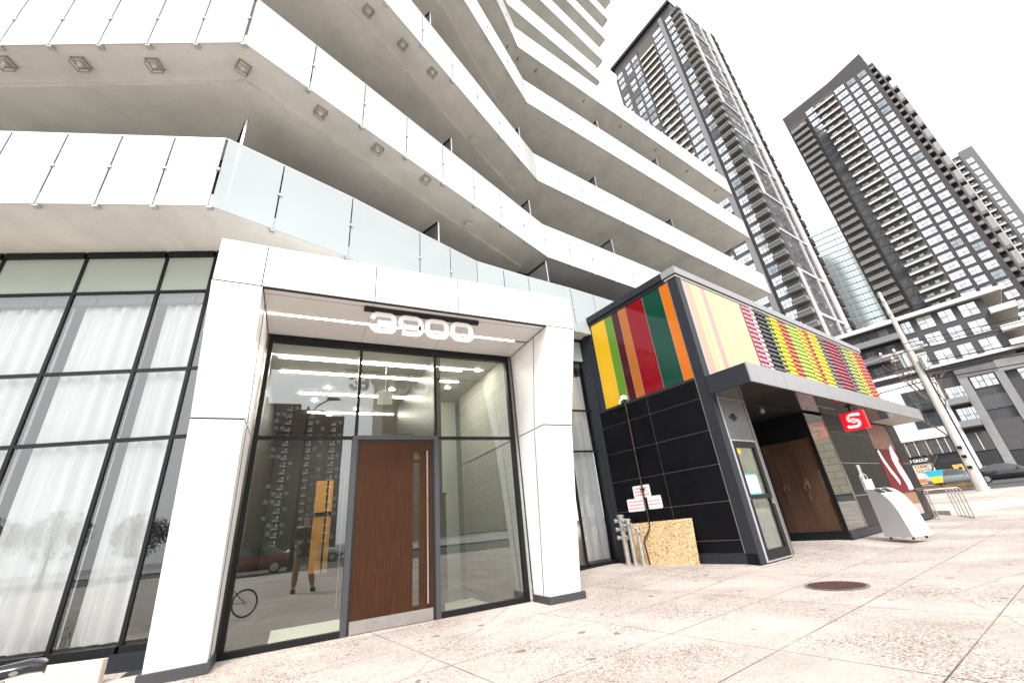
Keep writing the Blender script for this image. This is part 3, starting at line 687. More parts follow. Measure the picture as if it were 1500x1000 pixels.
def cglass(name, col, rough=.06):
    return mat(name, col, rough, var=.05, scale=.7, spec=.35, coat=.12)
SIDE = [('yellow',(.62,.37,.012),2.80,2.30),('green',(.095,.22,.018),2.29,2.035),('maroon',(.055,.006,.012),2.025,1.80),('amber',(.36,.115,.022),1.79,1.55),('red',(.20,.004,.010),1.54,1.0),('bottle_green',(.006,.05,.032),.99,.475),('orange',(.52,.135,.008),.465,.232)]
for nm, c, a, b in SIDE:
    g = MB(); g.box((-.012,b,3.565),(.018,a+.005,5.98),cglass(nm+'_glass', c)); g.box((-.0135,a-.004,3.565),(.0,a+.004,5.98),GROUT)
    o = sb(g, 'glass_stripe'); o['label'] = nm.replace('_',' ')+' glass stripe on the side wall'
PASTEL = [('peach',(.46,.30,.22),.222,.519),('cream',(.47,.42,.24),.519,.70),('pale_yellow',(.48,.44,.25),.70,.995),('dusty_rose',(.42,.25,.265),.995,1.165),('cream',(.47,.42,.24),1.165,1.45),('pale_yellow',(.50,.46,.27),1.45,2.10),('cream',(.49,.44,.27),2.10,2.89)]
for nm, c, a, b in PASTEL:
    g = MB(); g.box((a+.006,-.02,3.4),(b-.006,.03,5.98),mat(nm+'_panel', c, .3, var=.02, scale=1)); g.box((b-.006,-.008,3.4),(b+.006,.03,5.98),GREYMETAL)
    o = sb(g, 'pastel_panel'); o['label'] = nm.replace('_',' ')+' panel above the canopy'
# stripes of folded coloured louvres further along the front
LOUV = [('pink',(.62,.22,.28),2.92,3.40),('white_pink',(.75,.60,.62),3.40,3.63),('charcoal',(.04,.03,.036),3.63,4.31),('moss',(.26,.33,.06),4.31,4.60),('lemon',(.82,.62,.02),4.60,5.10),('rust',(.55,.12,.05),5.10,5.67),
        ('lime',(.40,.60,.08),5.67,6.44),('apricot',(.80,.48,.06),6.44,6.95),('rust',(.55,.12,.05),6.95,7.25),('lemon',(.82,.62,.02),7.25,8.0),('slate',(.16,.14,.14),8.0,8.55),('wine',(.30,.035,.06),8.55,9.75),('slate',(.16,.14,.14),9.75,10.2),
        ('olive',(.36,.42,.08),10.2,11.0),('apricot',(.80,.48,.06),11.0,11.45),('rust',(.60,.16,.07),11.45,11.9),('brick_red',(.55,.09,.07),11.9,12.34)]
rr = random.Random(5)
for i, (nm, c, a, b) in enumerate(LOUV):
    m_ = mat(nm+'_louvre', c, .35, var=.08, scale=4); md_ = mat(nm+'_louvre_pale', tuple(min(.9, x*.85+.03) for x in c), .35)
    g = MB(); st = .142; nz_ = int(2.55/st); off = (i % 2)*st*.5+rr.uniform(0,.05)
    wd = b-a; sub_n = max(1, round(wd/.27))
    for j in range(sub_n):
        x0, x1 = a+wd*j/sub_n, a+wd*(j+1)/sub_n; xm = (x0+x1)/2; o2 = off
        for q in range(nz_+1):
            z = 3.42+o2+q*st; zt_ = min(z+st*1.02, 5.99)
            if z > 5.95: continue
            h = zt_-z; mm = m_ if (j*7+i) % 3 else md_
            # each louvre is a scoop: bulging lower lip, tucked top, rounded towards its sides
            ys_ = (-.030,-.046,-.049,-.046,-.030); xs_ = (x0,x0+wd/sub_n*.18,xm,x1-wd/sub_n*.18,x1)
            lo = [(x,y,z+.012*(k_==2)) for k_,(x,y) in enumerate(zip(xs_,ys_))]; mi_ = [(x,y*.75-.005,z+h*.5) for x,y in zip(xs_,ys_)]; hi = [(x,.012,z+h) for x in xs_]; bk_ = [(x,.012,z-.002) for x in xs_]
            vs = lo+mi_+hi+bk_
            g.poly(vs, [(k_,k_+1,5+k_+1,5+k_) for k_ in range(4)]+[(5+k_,5+k_+1,10+k_+1,10+k_) for k_ in range(4)]+[(15+k_,15+k_+1,k_+1,k_) for k_ in range(4)], mm)
    o = sb(g, 'louvre_stripe'); o['label'] = nm.replace('_',' ')+' stripe of folded louvres'
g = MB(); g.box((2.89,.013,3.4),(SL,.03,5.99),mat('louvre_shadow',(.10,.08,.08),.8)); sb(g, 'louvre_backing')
# parapet coping in two steps
g = MB(); g.box((-.07,-.07,6.08),(SL+.05,.30,6.26),GREYMETAL); g.box((-.07,.30,6.08),(.30,SD+.25,6.26),NAVY); sb(g, 'coping')
g = MB(); g.box((-.035,-.035,6.02),(SL+.02,.28,6.045),mat('pale_trim',(.7,.7,.7),.4)); g.box((-.03,-.03,6.045),(SL+.02,.28,6.078),BLACK); g.box((-.03,.30,5.985),(.28,SD+.2,6.078),NAVY); sb(g, 'coping_trim')
g = MB()
for x in (.05, 2.3): g.box((x,.02,6.26),(x+.08,.10,6.33),NAVY)
sb(g, 'roof_anchor')
# canopy
CX0, CX1, CY, CZ0, CZ1 = -.06, 12.25, -.90, 3.105, 3.50
g = MB(); nP = 11; ed = [CX0]+[CX0+.33]+[CX0+.33+(CX1-CX0-.33)*i/(nP-1) for i in range(1, nP)]
for a, b in zip(ed, ed[1:]): g.box((a+.005,CY-.012,CZ0),(b-.005,CY+.02,CZ1),GREYMETAL)
g.box((CX0+.004,CY+.02,CZ0+.004),(CX1-.004,-.03,CZ1-.004),NAVY)
cano = sb(g, 'canopy')
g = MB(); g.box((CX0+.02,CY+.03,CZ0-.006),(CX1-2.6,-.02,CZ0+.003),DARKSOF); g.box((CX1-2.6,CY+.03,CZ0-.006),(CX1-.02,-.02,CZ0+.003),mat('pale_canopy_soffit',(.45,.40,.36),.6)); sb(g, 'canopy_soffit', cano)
g = MB(); g.box((3.3,-.45,CZ0-.012),(5.4,-.42,CZ0-.0065),ALU); sb(g, 'soffit_rail', cano)
# narrow door bay in the corner pier
BRUSH = mat('brushed_dark_metal', (.16,.16,.165), .32, metal=.5, var=.25, scale=14, stretch=(1,1,3))
g = MB(); g.box((.222,-.02,2.20),(1.30,.02,3.10),BRUSH); g.box((.222,-.03,3.07),(1.22,.02,3.09),mat('bronze_trim',(.30,.24,.19),.4)); g.box((1.222,-.03,0.02),(1.32,.06,3.10),BRUSH); sb(g, 'door_surround')
g = MB(); g.tube([(.62,-.02,2.66),(.62,-.07,2.65)], [.10,.02], BLACK, 12); g.box((.46,-.03,2.64),(.78,-.02,2.68),BLACK); sb(g, 'wall_lamp')
g = MB()
for a in ((.24,-.028,.03,.345,.03,2.17),(1.07,-.028,.03,1.19,.03,2.17)): g.box(a[:3], a[3:], FRAME)
for a in ((.345,-.026,.03,1.07,.03,.19),(.345,-.026,1.06,1.07,.03,1.14),(.345,-.026,2.05,1.07,.03,2.17)): g.box(a[:3], a[3:], FRAME)
g.box((.222,-.034,.0),(.24,.02,2.20),ALU); g.box((1.19,-.034,0),(1.215,.02,2.20),ALU); g.box((.24,-.032,2.17),(1.19,.02,2.20),ALU); g.box((.24,-.04,.0),(1.19,.02,.028),ALU)
dd = sb(g, 'glass_door')
PALEIN = mat('pale_door_interior', (.55,.57,.50), .7, var=.25, scale=3)
g = MB(); g.poly([(.345,.012,.19),(1.07,.012,.19),(1.07,.012,2.05),(.345,.012,2.05)], [(0,1,2,3)], GL); sb(g, 'pane', dd, recalc=False)
g = MB(); g.box((.30,.023,.1),(1.15,.028,2.1),PALEIN); sb(g, 'interior_sheet', dd)  # pale sheet standing in for the light interior behind the pane
g = MB(); g.box((.42,.005,1.16),(.86,.009,1.52),mat('notice_sheet',(.72,.78,.78),.6)); g.box((.42,.004,1.14),(.86,.009,1.17),mat('teal_print',(.08,.42,.45),.5)); g.box((.42,.004,1.50),(.86,.009,1.53),MATS['teal_print']); sb(g, 'notice', dd)
g = MB(); g.box((.40,.005,1.92),(.55,.009,2.03),mat('yellow_sticker',(.7,.45,.03),.5)); sb(g, 'sticker', dd)
g = MB(); g.box((1.085,-.06,.95),(1.11,-.028,1.05),STEEL); g.box((.245,-.036,1.05),(.27,-.026,1.09),STEEL); sb(g, 'handle', dd)
# entrance recess: dark back wall, dark boarded doors
g = MB(); g.box((1.30,1.75,0),(4.6,1.8,3.5),BLACK); g.box((1.302,.06,.02),(1.335,1.75,3.1),BRUSH); g.box((1.33,.02,3.095),(4.47,1.75,3.2),BLACK); sb(g, 'recess_wall')
BROWNB = wood_mat('brown_board', (.14,.06,.035), (.24,.115,.07), .6)
g = MB(); g.box((1.9,1.70,.05),(3.1,1.745,2.2),mat('recess_door_dark',(.05,.04,.04),.3)); g.box((3.3,1.70,2.3),(3.75,1.745,2.75),BROWNB); g.box((3.85,1.70,2.3),(4.3,1.745,2.75),BROWNB); sb(g, 'recess_door')
g = MB(); g.tube([(1.7,1.60,1.45),(1.7,1.55,1.45)], .12, mat('white_plate',(.7,.7,.7),.4), 4); g.box((1.45,1.2,.9),(1.50,1.24,1.75),MATS['white_plate']); sb(g, 'notice_plate')
g = MB(); g.tube([(2.8,.3,3.0),(2.8,.3,3.09)], .06, ALU, 12); sb(g, 'recess_lamp')
# shop box with its paper-covered side window
X0 = 4.47
PAPER = wood_mat('kraft_paper', (.085,.042,.024), (.165,.084,.048), .75)
g = MB(); g.box((X0,.02,0),(X0+.06,.10,3.1),FRAME); g.box((X0-.01,1.34,0),(X0+.06,1.74,3.1),FRAME); g.box((X0-.015,.02,0),(X0+.06,1.74,.19),FRAME); g.box((X0,.1,2.42),(X0+.06,1.56,3.1),FRAME); sb(g, 'side_window_frame')
g = MB(); r5 = random.Random(9); cols_ = [.10+1.46*i/22 for i in range(23)]; rows_ = [.19+2.23*i/14 for i in range(15)]
pp = {(i,j): (X0+.045+r5.uniform(-.010,.010)+.010*math.sin(cols_[i]*9), cols_[i], rows_[j]) for i in range(23) for j in range(15)}
for i in range(22):
    for j in range(14): g.face([pp[i,j],pp[i+1,j],pp[i+1,j+1],pp[i,j+1]], PAPER)
sb(g, 'kraft_paper', smooth=True)
g = MB(); g.poly([(X0+.015,.1,.19),(X0+.015,1.56,.19),(X0+.015,1.56,2.42),(X0+.015,.1,2.42)],[(0,1,2,3)],GL); sb(g, 'side_window_pane', recalc=False)
g = MB()                                                    # two faded swirls stuck on the paper window
for yo in (.55, 1.05):
    for r_ in (.07,.05): g.tube([(X0+.012, yo+r_*math.cos(R(t)), 1.25+r_*1.3*math.sin(R(t))) for t in range(-60, 250, 20)], .007, mat('faded_print',(.21,.13,.085),.7), 5)
    g.tube([(X0+.012,yo,1.12),(X0+.012,yo+.02,.90)], .006, MATS['faded_print'], 5)
sb(g, 'window_sticker')
# front: display window, black tiles, poster window, end pier
LIME = brick_mat('reflected_stone_blocks', (.55,.49,.38), (.47,.42,.32), (.36,.32,.26), .62, .36, .008, .7)
g = MB(); g.box((X0+.062,.75,.0),(5.75,.8,3.1),LIME); g.box((X0+.07,.06,.16),(5.75,.75,.20),LIME); sb(g, 'display_reflection_wall')  # block pattern puts the stone reflection of the pane into the wall colour
g = MB(); g.poly([(X0+.02,.012,.20),(5.73,.012,.20),(5.73,.012,3.05),(X0+.02,.012,3.05)],[(0,1,2,3)],GLX); sb(g, 'display_window', recalc=False)
g = MB(); g.box((X0-.012,-.03,0),(SL,.03,.165),NAVY); sb(g, 'front_plinth')
g = MB()
for a, b in ((.17,.912),(.936,1.748),(1.772,2.60),(2.615,3.10)):
    for c, d in ((5.76,6.78),(6.79,7.85),(7.86,8.95)): g.box((c,-.012,a),(d,.03,b),BLACKTILE)
sb(g, 'front_tile_cladding')
g = MB()
for a, b in ((.17,.912),(.936,1.748),(1.772,2.60),(2.615,3.10)): g.box((11.35,-.012,a),(12.33,.03,b),BLACKTILE)
sb(g, 'end_pier_cladding')
g = MB(); g.box((5.75,-.004,.17),(8.96,.032,3.1),GROUT); sb(g, 'front_tile_joint')
g = MB(); g.box((11.34,-.004,.17),(12.335,.032,3.1),GROUT); g.box((12.30,.03,0),(SL-.01,SD+2,3.5),BLACKTILE); sb(g, 'end_pier_joint')
g = MB(); g.box((6.70,-.02,.76),(6.94,-.0125,1.70),mat('grey_notice',(.40,.39,.36),.5,var=.5,scale=9)); g.box((6.69,-.024,.75),(6.70,-.012,1.71),ALU); g.box((6.94,-.024,.75),(6.95,-.012,1.71),ALU); sb(g, 'wall_notice')
REDP = mat('red_poster', (.13,.001,.005), .4, spec=.2); MURAL = mat('brown_mural', (.26,.13,.09), .5, var=.6, scale=5)
g = MB(); g.box((8.96,.02,.17),(11.34,.04,3.1),FRAME); g.box((9.05,.0,2.22),(11.30,.019,3.05),MURAL); g.box((9.05,.0,.84),(11.30,.019,2.215),REDP); g.box((9.05,.0,.5),(11.30,.019,.835),mat('brown_band',(.28,.15,.08),.5)); g.box((9.05,.0,.18),(11.30,.019,.495),mat('rose_grey',(.42,.36,.37),.5)); wp_ = sb(g, 'poster_window')
g = MB(); fq = lambda u, v, t: (u, t, v)
ribbon(g, [(10.95,2.14),(10.72,2.06),(10.60,1.85),(10.68,1.6),(10.85,1.35),(10.97,1.12),(10.98,.92)], .52, fq, -.016, -.002, SIGNW)
ribbon(g, [(9.25,2.16),(9.38,1.85),(9.62,1.55),(9.9,1.32),(10.05,1.15)], .20, fq, -.014, -.002, SIGNW)
sb(g, 'white_swirl', wp_)
g = MB(); g.box((8.9,-.01,.17),(8.96,.03,3.1),FRAME); g.box((11.30,-.01,.17),(11.35,.03,3.1),FRAME); sb(g, 'poster_window_frame', wp_)

# ------------------------------------------------------------ things on and against the shop
def F(x, y, z=0): return C0+eF*x+Vector((-eF.y, eF.x, 0))*y+Vector((0,0,z))
SREDD = mat('sign_red', (.66,.005,.014), .3, emit=.22); 
def bank_sign(name, x, y0, y1, z0, z1, label):
    r = empty(name, F(x, (y0+y1)/2, z0), AZF, label, 'sign')
    wd, h = abs(y1-y0), z1-z0
    g = MB(); g.box((-.07,-wd/2,0),(.07,wd/2,h),SREDD); g.build('sign_box', r, bevel=.01)
    g = MB(); g.bar((0,0,h),(0,0,CZ0-.006-z0),.05,.05,FRAME); g.box((-.06,-.08,CZ0-.02-z0),(.06,.08,CZ0-.007-z0),FRAME); g.build('hanger', r)
    c = h/2; fn = lambda u, v, t: (t, -u, c+v); R_ = h*.36
    for a0, a1, nm in ((-.0705,-.076,'emblem'),(.0705,.076,'emblem')):
        g = MB()
        ribbon(g, [(R_*.95,R_*.62),(R_*.85,R_*.86),(R_*.2,R_*.9)]+arc(-R_*.08,R_*.38,R_*.55,90,215,8)+[(-R_*.25,0),(R_*.15,-R_*.18)], R_*.40, fn, a0, a1, SIGNW)
        ribbon(g, [(-R_*.95,-R_*.62),(-R_*.85,-R_*.86),(-R_*.2,-R_*.9)]+arc(R_*.08,-R_*.38,R_*.55,-90,35,8)+[(R_*.25,0),(-R_*.15,R_*.18)], R_*.40, fn, a0, a1*1.005, SIGNW)
        g.tube([fn(0,0,a0),fn(0,0,a1*1.03)], R_*.40, SIGNW, 20)
        for vv in (-.18,0,.18): g.bar(fn(-R_*.32,vv*R_,a1*1.04), fn(R_*.32,vv*R_,a1*1.04), .006, .012, SREDD, (1,0,0))
        g.build(nm, r)
    return r
bank_sign('projecting_sign', 5.35, -.50, -1.03, 2.47, 2.93, 'red square sign with a white S emblem hanging under the shop canopy')

bank_sign('projecting_sign', 5.62, .46, .04, 2.46, 2.88, 'second red sign with a white emblem, half seen inside the shop display window')
stp = mat('galvanised_cap', (.50,.50,.49), .4, metal=.8, var=.15, scale=12)
def standpipe(name, y, off, h, r, caps, label):
    o = empty(name, F(-off, y), AZF, label, 'standpipe', 'galvanised standpipes by the black tiles')
    g = MB(); g.tube([(0,0,-.01),(0,0,h)], r, GALV, 16); g.tube([(0,0,0),(0,0,.03)], r*1.45, GALV, 16); g.tube([(0,0,h-.05),(0,0,h-.0)], r*1.22, GALV, 16); g.build('pipe', o, smooth=False)
    g = MB(); g.tube([(0,0,h),(0,0,h+.025),(0,0,h+.05)], [r*1.5,r*1.5,r*.9], stp, 16); g.build('top_cap', o)
    for i, z in enumerate(caps):
        for s_ in (-1, 1):
            g = MB(); d = Vector((-.35, s_*.95, 0)).normalized()
            g.tube([d*r*.6+Vector((0,0,z)), d*(r+.065)+Vector((0,0,z))], r*.62, GALV, 12); g.tube([d*(r+.065)+Vector((0,0,z)), d*(r+.09)+Vector((0,0,z))], r*.85, stp, 12); g.build('side_outlet', o)
    return o
standpipe('standpipe', 2.74, .30, .98, .058, (.90,.72,.55), 'tallest galvanised standpipe, nearest the glazed wall')
standpipe('standpipe', 2.51, .34, .88, .045, (.80,), 'middle galvanised standpipe of the three')
standpipe('standpipe', 2.29, .34, .70, .042, (.62,), 'shortest galvanised standpipe, in front of the chipboard sheet')
def osb_mat():
    m = bpy.data.materials.new('oriented_strand_board'); m.use_nodes = True
    n = m.node_tree.nodes; l = m.node_tree.links; b = n['Principled BSDF']; b.inputs['Roughness'].default_value = .8
    tc = n.new('ShaderNodeTexCoord'); mp = n.new('ShaderNodeMapping'); mp.inputs['Scale'].default_value = (1, 1, 1.6); l.new(tc.outputs['Object'], mp.inputs[0])
    v = n.new('ShaderNodeTexVoronoi'); v.inputs['Scale'].default_value = 34; l.new(mp.outputs[0], v.inputs['Vector'])
    r = n.new('ShaderNodeValToRGB'); e = r.color_ramp.elements; e[0].color = (.36,.20,.09,1); e[1].color = (.72,.52,.29,1); e[0].position = .05; e[1].position = .55
    sx = n.new('ShaderNodeSeparateColor'); l.new(v.outputs['Color'], sx.inputs[0]); l.new(sx.outputs[0], r.inputs[0])
    nz = n.new('ShaderNodeTexNoise'); nz.inputs['Scale'].default_value = 30; nz.inputs['Detail'].default_value = 3; l.new(mp.outputs[0], nz.inputs['Vector'])
    r2 = n.new('ShaderNodeValToRGB'); r2.color_ramp.elements[0].position = .34; r2.color_ramp.elements[1].position = .42; r2.color_ramp.elements[0].color = (.25,.12,.05,1); r2.color_ramp.elements[1].color = (1,1,1,1); l.new(nz.outputs[0], r2.inputs[0])
    k = n.new('ShaderNodeMix'); k.data_type = 'RGBA'; k.blend_type = 'MULTIPLY'; k.inputs[0].default_value = .8; l.new(r.outputs[0], k.inputs[6]); l.new(r2.outputs[0], k.inputs[7]); l.new(k.outputs[2], b.inputs['Base Color'])
    return m
OSB = osb_mat()
g = MB(); g.poly([(-.16,1.10,.0),(-.16,2.72,.0),(-.045,2.72,.81),(-.045,1.10,.83),(-.145,1.10,.0),(-.145,2.72,.0),(-.03,2.72,.812),(-.03,1.10,.832)],[(0,1,2,3),(7,6,5,4),(0,3,7,4),(1,5,6,2),(3,2,6,7),(0,4,5,1)],OSB)
o = g.build('chipboard_sheet'); o.location = C0; o.rotation_euler = (0,0,R(90-AZF)); tag(o, 'unpainted oriented strand board sheet leaning on the black tiled wall', 'board')
g = MB(); MARO = mat('dark_pipe', (.03,.018,.02), .4)
g.tube([(-.05,2.14,3.66),(-.05,2.165,.76),(-.08,2.17,.68),(-.20,2.24,.52),(-.26,2.24,.44),(-.26,2.20,.0)], .019, MARO, 10)
for z in (3.2,2.3,1.5,.95): g.box((-.08,2.11,z),(-.012,2.21,z+.025),FRAME)
o = g.build('drain_pipe'); o.location = C0; o.rotation_euler = (0,0,R(90-AZF)); tag(o, 'thin dark drain pipe running down the black tiles behind the white notices', 'pipe')
g = MB(); g.box((-.14,2.08,3.62),(-.014,2.17,3.72),SIGNW); g.tube([(-.10,2.12,3.66),(-.16,2.20,3.60)], .03, SIGNW, 10); g.tube([(-.16,2.20,3.60),(-.17,2.21,3.52)], .016, SIGNW, 8)
o = g.build('wall_fitting'); o.location = C0; o.rotation_euler = (0,0,R(90-AZF)); tag(o, 'small white elbow fitting on top of the dark drain pipe', 'fitting')
NW = mat('notice_white', (.78,.76,.75), .4); NRED = mat('notice_red', (.62,.16,.18), .5)
for (y0_, y1_, z0_, z1_, lb, lab) in ((1.98,2.46,1.335,1.60,3,'white notice at the top of the cluster on the black tiles'),(2.215,2.70,1.06,1.335,3,'white notice with three red lines, lower left of the cluster on the black tiles'),(1.735,2.11,1.075,1.345,2,'white notice lower right of the cluster, above the chipboard sheet')):
    g = MB(); yc, zc = (y0_+y1_)/2, (z0_+z1_)/2; fn = lambda u, v, t: (t, -u, v)
    g.prism(rrect(-(y1_-y0_)/2, -(z1_-z0_)/2, (y1_-y0_)/2, (z1_-z0_)/2, .03), fn, -.006, 0, NW)
    o = g.build('notice'); o.location = F(-.014, yc, zc); o.rotation_euler = (0,0,R(90-AZF)); tag(o, lab, 'sign', 'white notices on the black tiles')
    r3 = random.Random(lb+int(z0_*100))
    for li in range(lb):                                     # rows of red print, too small to read in the photograph
        g = MB()
        x = -(y1_-y0_)*.40; zz = (lb/2-.5-li)*.072
        while x < (y1_-y0_)*.38:
            w_ = r3.uniform(.012,.024); g.box((-.0075,-x-w_,zz-.013),(-.0062,-x,zz+.013),NRED); x += w_+r3.choice((.008,.008,.02))
        g.build('printed_line', o)

KS = .915
for o in list(COL.objects):
    if o.parent is None and (o is shop or o.name.split('.')[0] in ('projecting_sign','standpipe','chipboard_sheet','drain_pipe','wall_fitting','notice')): rescale(o, KS)
# litter bin: quarter-round profile, slots on top
BINW = mat('bin_white_metal', (.74,.74,.74), .3, metal=.2, var=.03); BING = mat('bin_grey_side', (.52,.52,.53), .4, metal=.2, var=.05)
bn = empty('litter_bin', (11.65, 5.48, 0), 106, 'white quarter-round litter bin standing on the pavement by the shop corner', 'bin')
# local x = width, local y points to the shop; curved face drops towards -y
prof = [(0,.05),(0,1.02),(-.06,1.045)]+[(-.06-.49*math.sin(R(t)), .30+.745*math.cos(R(t))) for t in (12,24,36,48,60,72,82)]+[(-.60,.05)]
g = MB(); n_ = len(prof); fnb = lambda u, v, t: (t, u, v)
vs = [fnb(u,v,0) for u,v in prof]+[fnb(u,v,.50) for u,v in prof]
g.poly(vs, [(k,(k+1)%n_,n_+(k+1)%n_,n_+k) for k in range(n_)], BINW); g.poly(vs, [tuple(range(n_-1,-1,-1)), tuple(range(n_,2*n_))], BING)
g.build('bin_body', bn, bevel=.012)
g = MB()
for x in (.07,.27):
    p, q = Vector((x,-.20,1.022)), Vector((x,-.315,.945)); g.bar(p, q, .14, .025, BLACK)
g.build('slot', bn)
g = MB()
for x in (.08,.42):
    for y in (-.05,-.52): g.tube([(x,y,0),(x,y,.055)], .022, FRAME, 8)
g.build('foot', bn)
g = MB(); g.tube([(.01,.02,1.0),(.01,.02,1.33),(.06,.02,1.37),(.16,.02,1.37),(.20,.02,1.33),(.20,.02,1.0)], .012, GALV, 8); g.box((.05,-.0,1.0),(.28,.02,1.25),BINW); g.build('rear_bracket', bn)

rescale(bn, .94)
# manhole cover
MH = mat('rusty_cast_iron', (.07,.028,.018), .7, var=.4, scale=7)
g = MB(); g.tube([(0,0,.0),(0,0,.008)], .30, MH, 40)
for i in range(-7, 8):
    for j in range(-7, 8):
        x, y = i*.037+(j % 2)*.0185, j*.037
        if x*x+y*y < .26**2: g.box((x-.011,y-.011,.008),(x+.011,y+.011,.013),MH)
mh = g.build('manhole_cover'); mh.location = (5.92,3.50,.002); mh.rotation_euler = (0,0,.4); tag(mh, 'round rusty brown manhole cover set in the pale pavement', 'manhole cover')
g = MB()
for i in range(40):
    a, b = R(i*9), R(i*9+9); g.poly([(.30*math.cos(a),.30*math.sin(a),.006),(.335*math.cos(a),.335*math.sin(a),.004),(.335*math.cos(b),.335*math.sin(b),.004),(.30*math.cos(b),.30*math.sin(b),.006)],[(0,1,2,3)],MATS['galvanised_cap'])
g.build('cover_rim', mh)

# ------------------------------------------------------------ towers in the background
WING = mat('tower_window_glass', (.62,.66,.68), .06, metal=.85)
WINGD = mat('tower_dark_glass', (.05,.06,.065), .05, spec=.8)
WFR = mat('tower_window_frame', (.10,.10,.105), .5)
BRK1 = brick_mat('tower_grey_brick', (.085,.078,.082), (.062,.058,.062), (.11,.105,.11), .9, 2.95, .01, .8, .5)
BRK2 = brick_mat('tower_brown_brick', (.075,.064,.069), (.055,.047,.052), (.10,.088,.092), .8, .3, .008, .8, .5)
BALC = mat('tower_balcony_concrete', (.17,.15,.125), .8); BALE = mat('tower_balcony_edge', (.68,.66,.62), .6)
BALG = mat('tower_balcony_glass', (.22,.22,.22), .12); BALD = mat('tower_dark_balcony', (.030,.025,.025), .6, spec=.2)
TWHITE = mat('tower_white_frame', (.46,.435,.435), .6, var=.03)
WINM = mat('tower_grey_glass', (.30,.34,.36), .07, metal=.8); BLIND = mat('window_blind', (.62,.60,.56), .7)
def window_mesh(wd, h, dark=False, n=2, op=None, name='window', pane=None, blind=0):
    g = MB(); d = .12
    g.box((0,-.05,0),(wd,.02,.07),WFR); g.box((0,-.05,h-.07),(wd,.02,h),WFR); g.box((0,-.05,.07),(.06,.02,h-.07),WFR); g.box((wd-.06,-.05,.07),(wd,.02,h-.07),WFR)
    for i in range(1, n): g.box((wd*i/n-.035,-.045,.07),(wd*i/n+.035,.02,h-.07),WFR)
    g.box((.06,-.044,h*.48),(wd-.06,.02,h*.48+.06),WFR)
    g.face([(.06,-.02,.07),(wd-.06,-.02,.07),(wd-.06,-.02,h-.07),(.06,-.02,h-.07)], pane or (WINGD if dark else WING))
    if blind: g.box((.06,-.03,h*(1-blind)),(wd-.06,-.021,h-.07),BLIND)
    if op is not None: a = wd*op/n; g.box((a+.08,-.06,h*.12),(a+wd/n-.08,-.045,h*.14),WFR); g.box((a+.08,-.06,h*.40),(a+wd/n-.08,-.045,h*.44),WFR); g.box((a+.08,-.055,h*.14),(a+.13,-.045,h*.40),WFR)
    o = g.build(name, recalc=False); me = o.data; bpy.data.objects.remove(o); return me
BALM = mat('tower_mid_balcony', (.26,.245,.235), .6)
def balcony_mesh(wd, dep, style, rail_h=1.05):
    g = MB()
    g.box((0,-dep,0),(wd,0,.16),BALC)
    if style == 'light': g.box((-.02,-dep-.04,-.02),(wd+.02,-dep,.55),BALE); g.box((.03,-dep+.01,.55),(wd-.03,-dep+.03,rail_h),BALG); g.box((0,-dep-.02,rail_h),(wd,-dep+.04,rail_h+.05),WFR); g.box((wd*.12,-.06,.2),(wd*.36,-.01,2.1),WING); g.box((wd*.6,-.06,.2),(wd*.75,-.01,2.1),WINM)
    elif style == 'deep': g.box((-.02,-dep-.04,-.06),(wd+.02,.01,-.001),BALD); g.box((-.02,-dep-.05,0),(wd+.02,-dep,rail_h),BALD); g.box((0,-dep-.06,rail_h),(wd,-dep+.04,rail_h+.06),BALC)
    elif style == 'dark': g.box((-.02,-dep-.04,-.02),(wd+.02,-dep,.22),BALM); g.box((.03,-dep-.01,.22),(wd-.03,-dep+.02,rail_h),BALG); g.box((0,-dep-.04,rail_h),(wd,-dep+.04,rail_h+.06),BALE); g.box((wd*.55,-.06,.2),(wd*.82,-.01,2.2),WING); g.box((.02,-dep+.05,.16),(.3,-dep+.3,.75),BALE)
    else: g.box((-.02,-dep-.04,-.02),(wd+.02,-dep,.2),BALC); g.box((.03,-dep-.01,.2),(wd-.03,-dep+.02,rail_h),WINGD); g.box((0,-dep-.04,rail_h),(wd,-dep+.04,rail_h+.06),BALE)
    g.box((0,-dep,.16),(.04,0,rail_h),BALG); g.box((wd-.04,-dep,.16),(wd,0,rail_h),BALG)
    o = g.build('balcony', recalc=True); me = o.data; bpy.data.objects.remove(o); return me
def merge(items, name, parent):
    """items: (mesh, matrix) -> one mesh, the part too numerous to keep apart"""
    bm = bmesh.new(); mats = []
    for me, M in items:
        base = len(bm.verts); vs = [bm.verts.new(M @ v.co) for v in me.vertices]
        for p in me.polygons:
            f = bm.faces.new([vs[i] for i in p.vertices]); mt = me.materials[p.material_index]
            if mt not in mats: mats.append(mt)
            f.material_index = mats.index(mt)
    me = bpy.data.meshes.new(name); bm.to_mesh(me); bm.free()
    for mt in mats: me.materials.append(mt)
    o = bpy.data.objects.new(name, me); COL.objects.link(o); o.parent = parent; tag(o, kind='stuff'); return o
def place_many(name, items, parent, key):
    """the 100 nearest as parts of their own, the rest as one part"""
    items = sorted(items, key=key)
    for me, M in items[:100]:
        o = bpy.data.objects.new(name, me); COL.objects.link(o); o.parent = parent; o.matrix_basis = M
    if items[100:]: merge(items[100:], name, parent)
T = Matrix.Translation
RZ = lambda d: Matrix.Rotation(R(d), 4, 'Z')

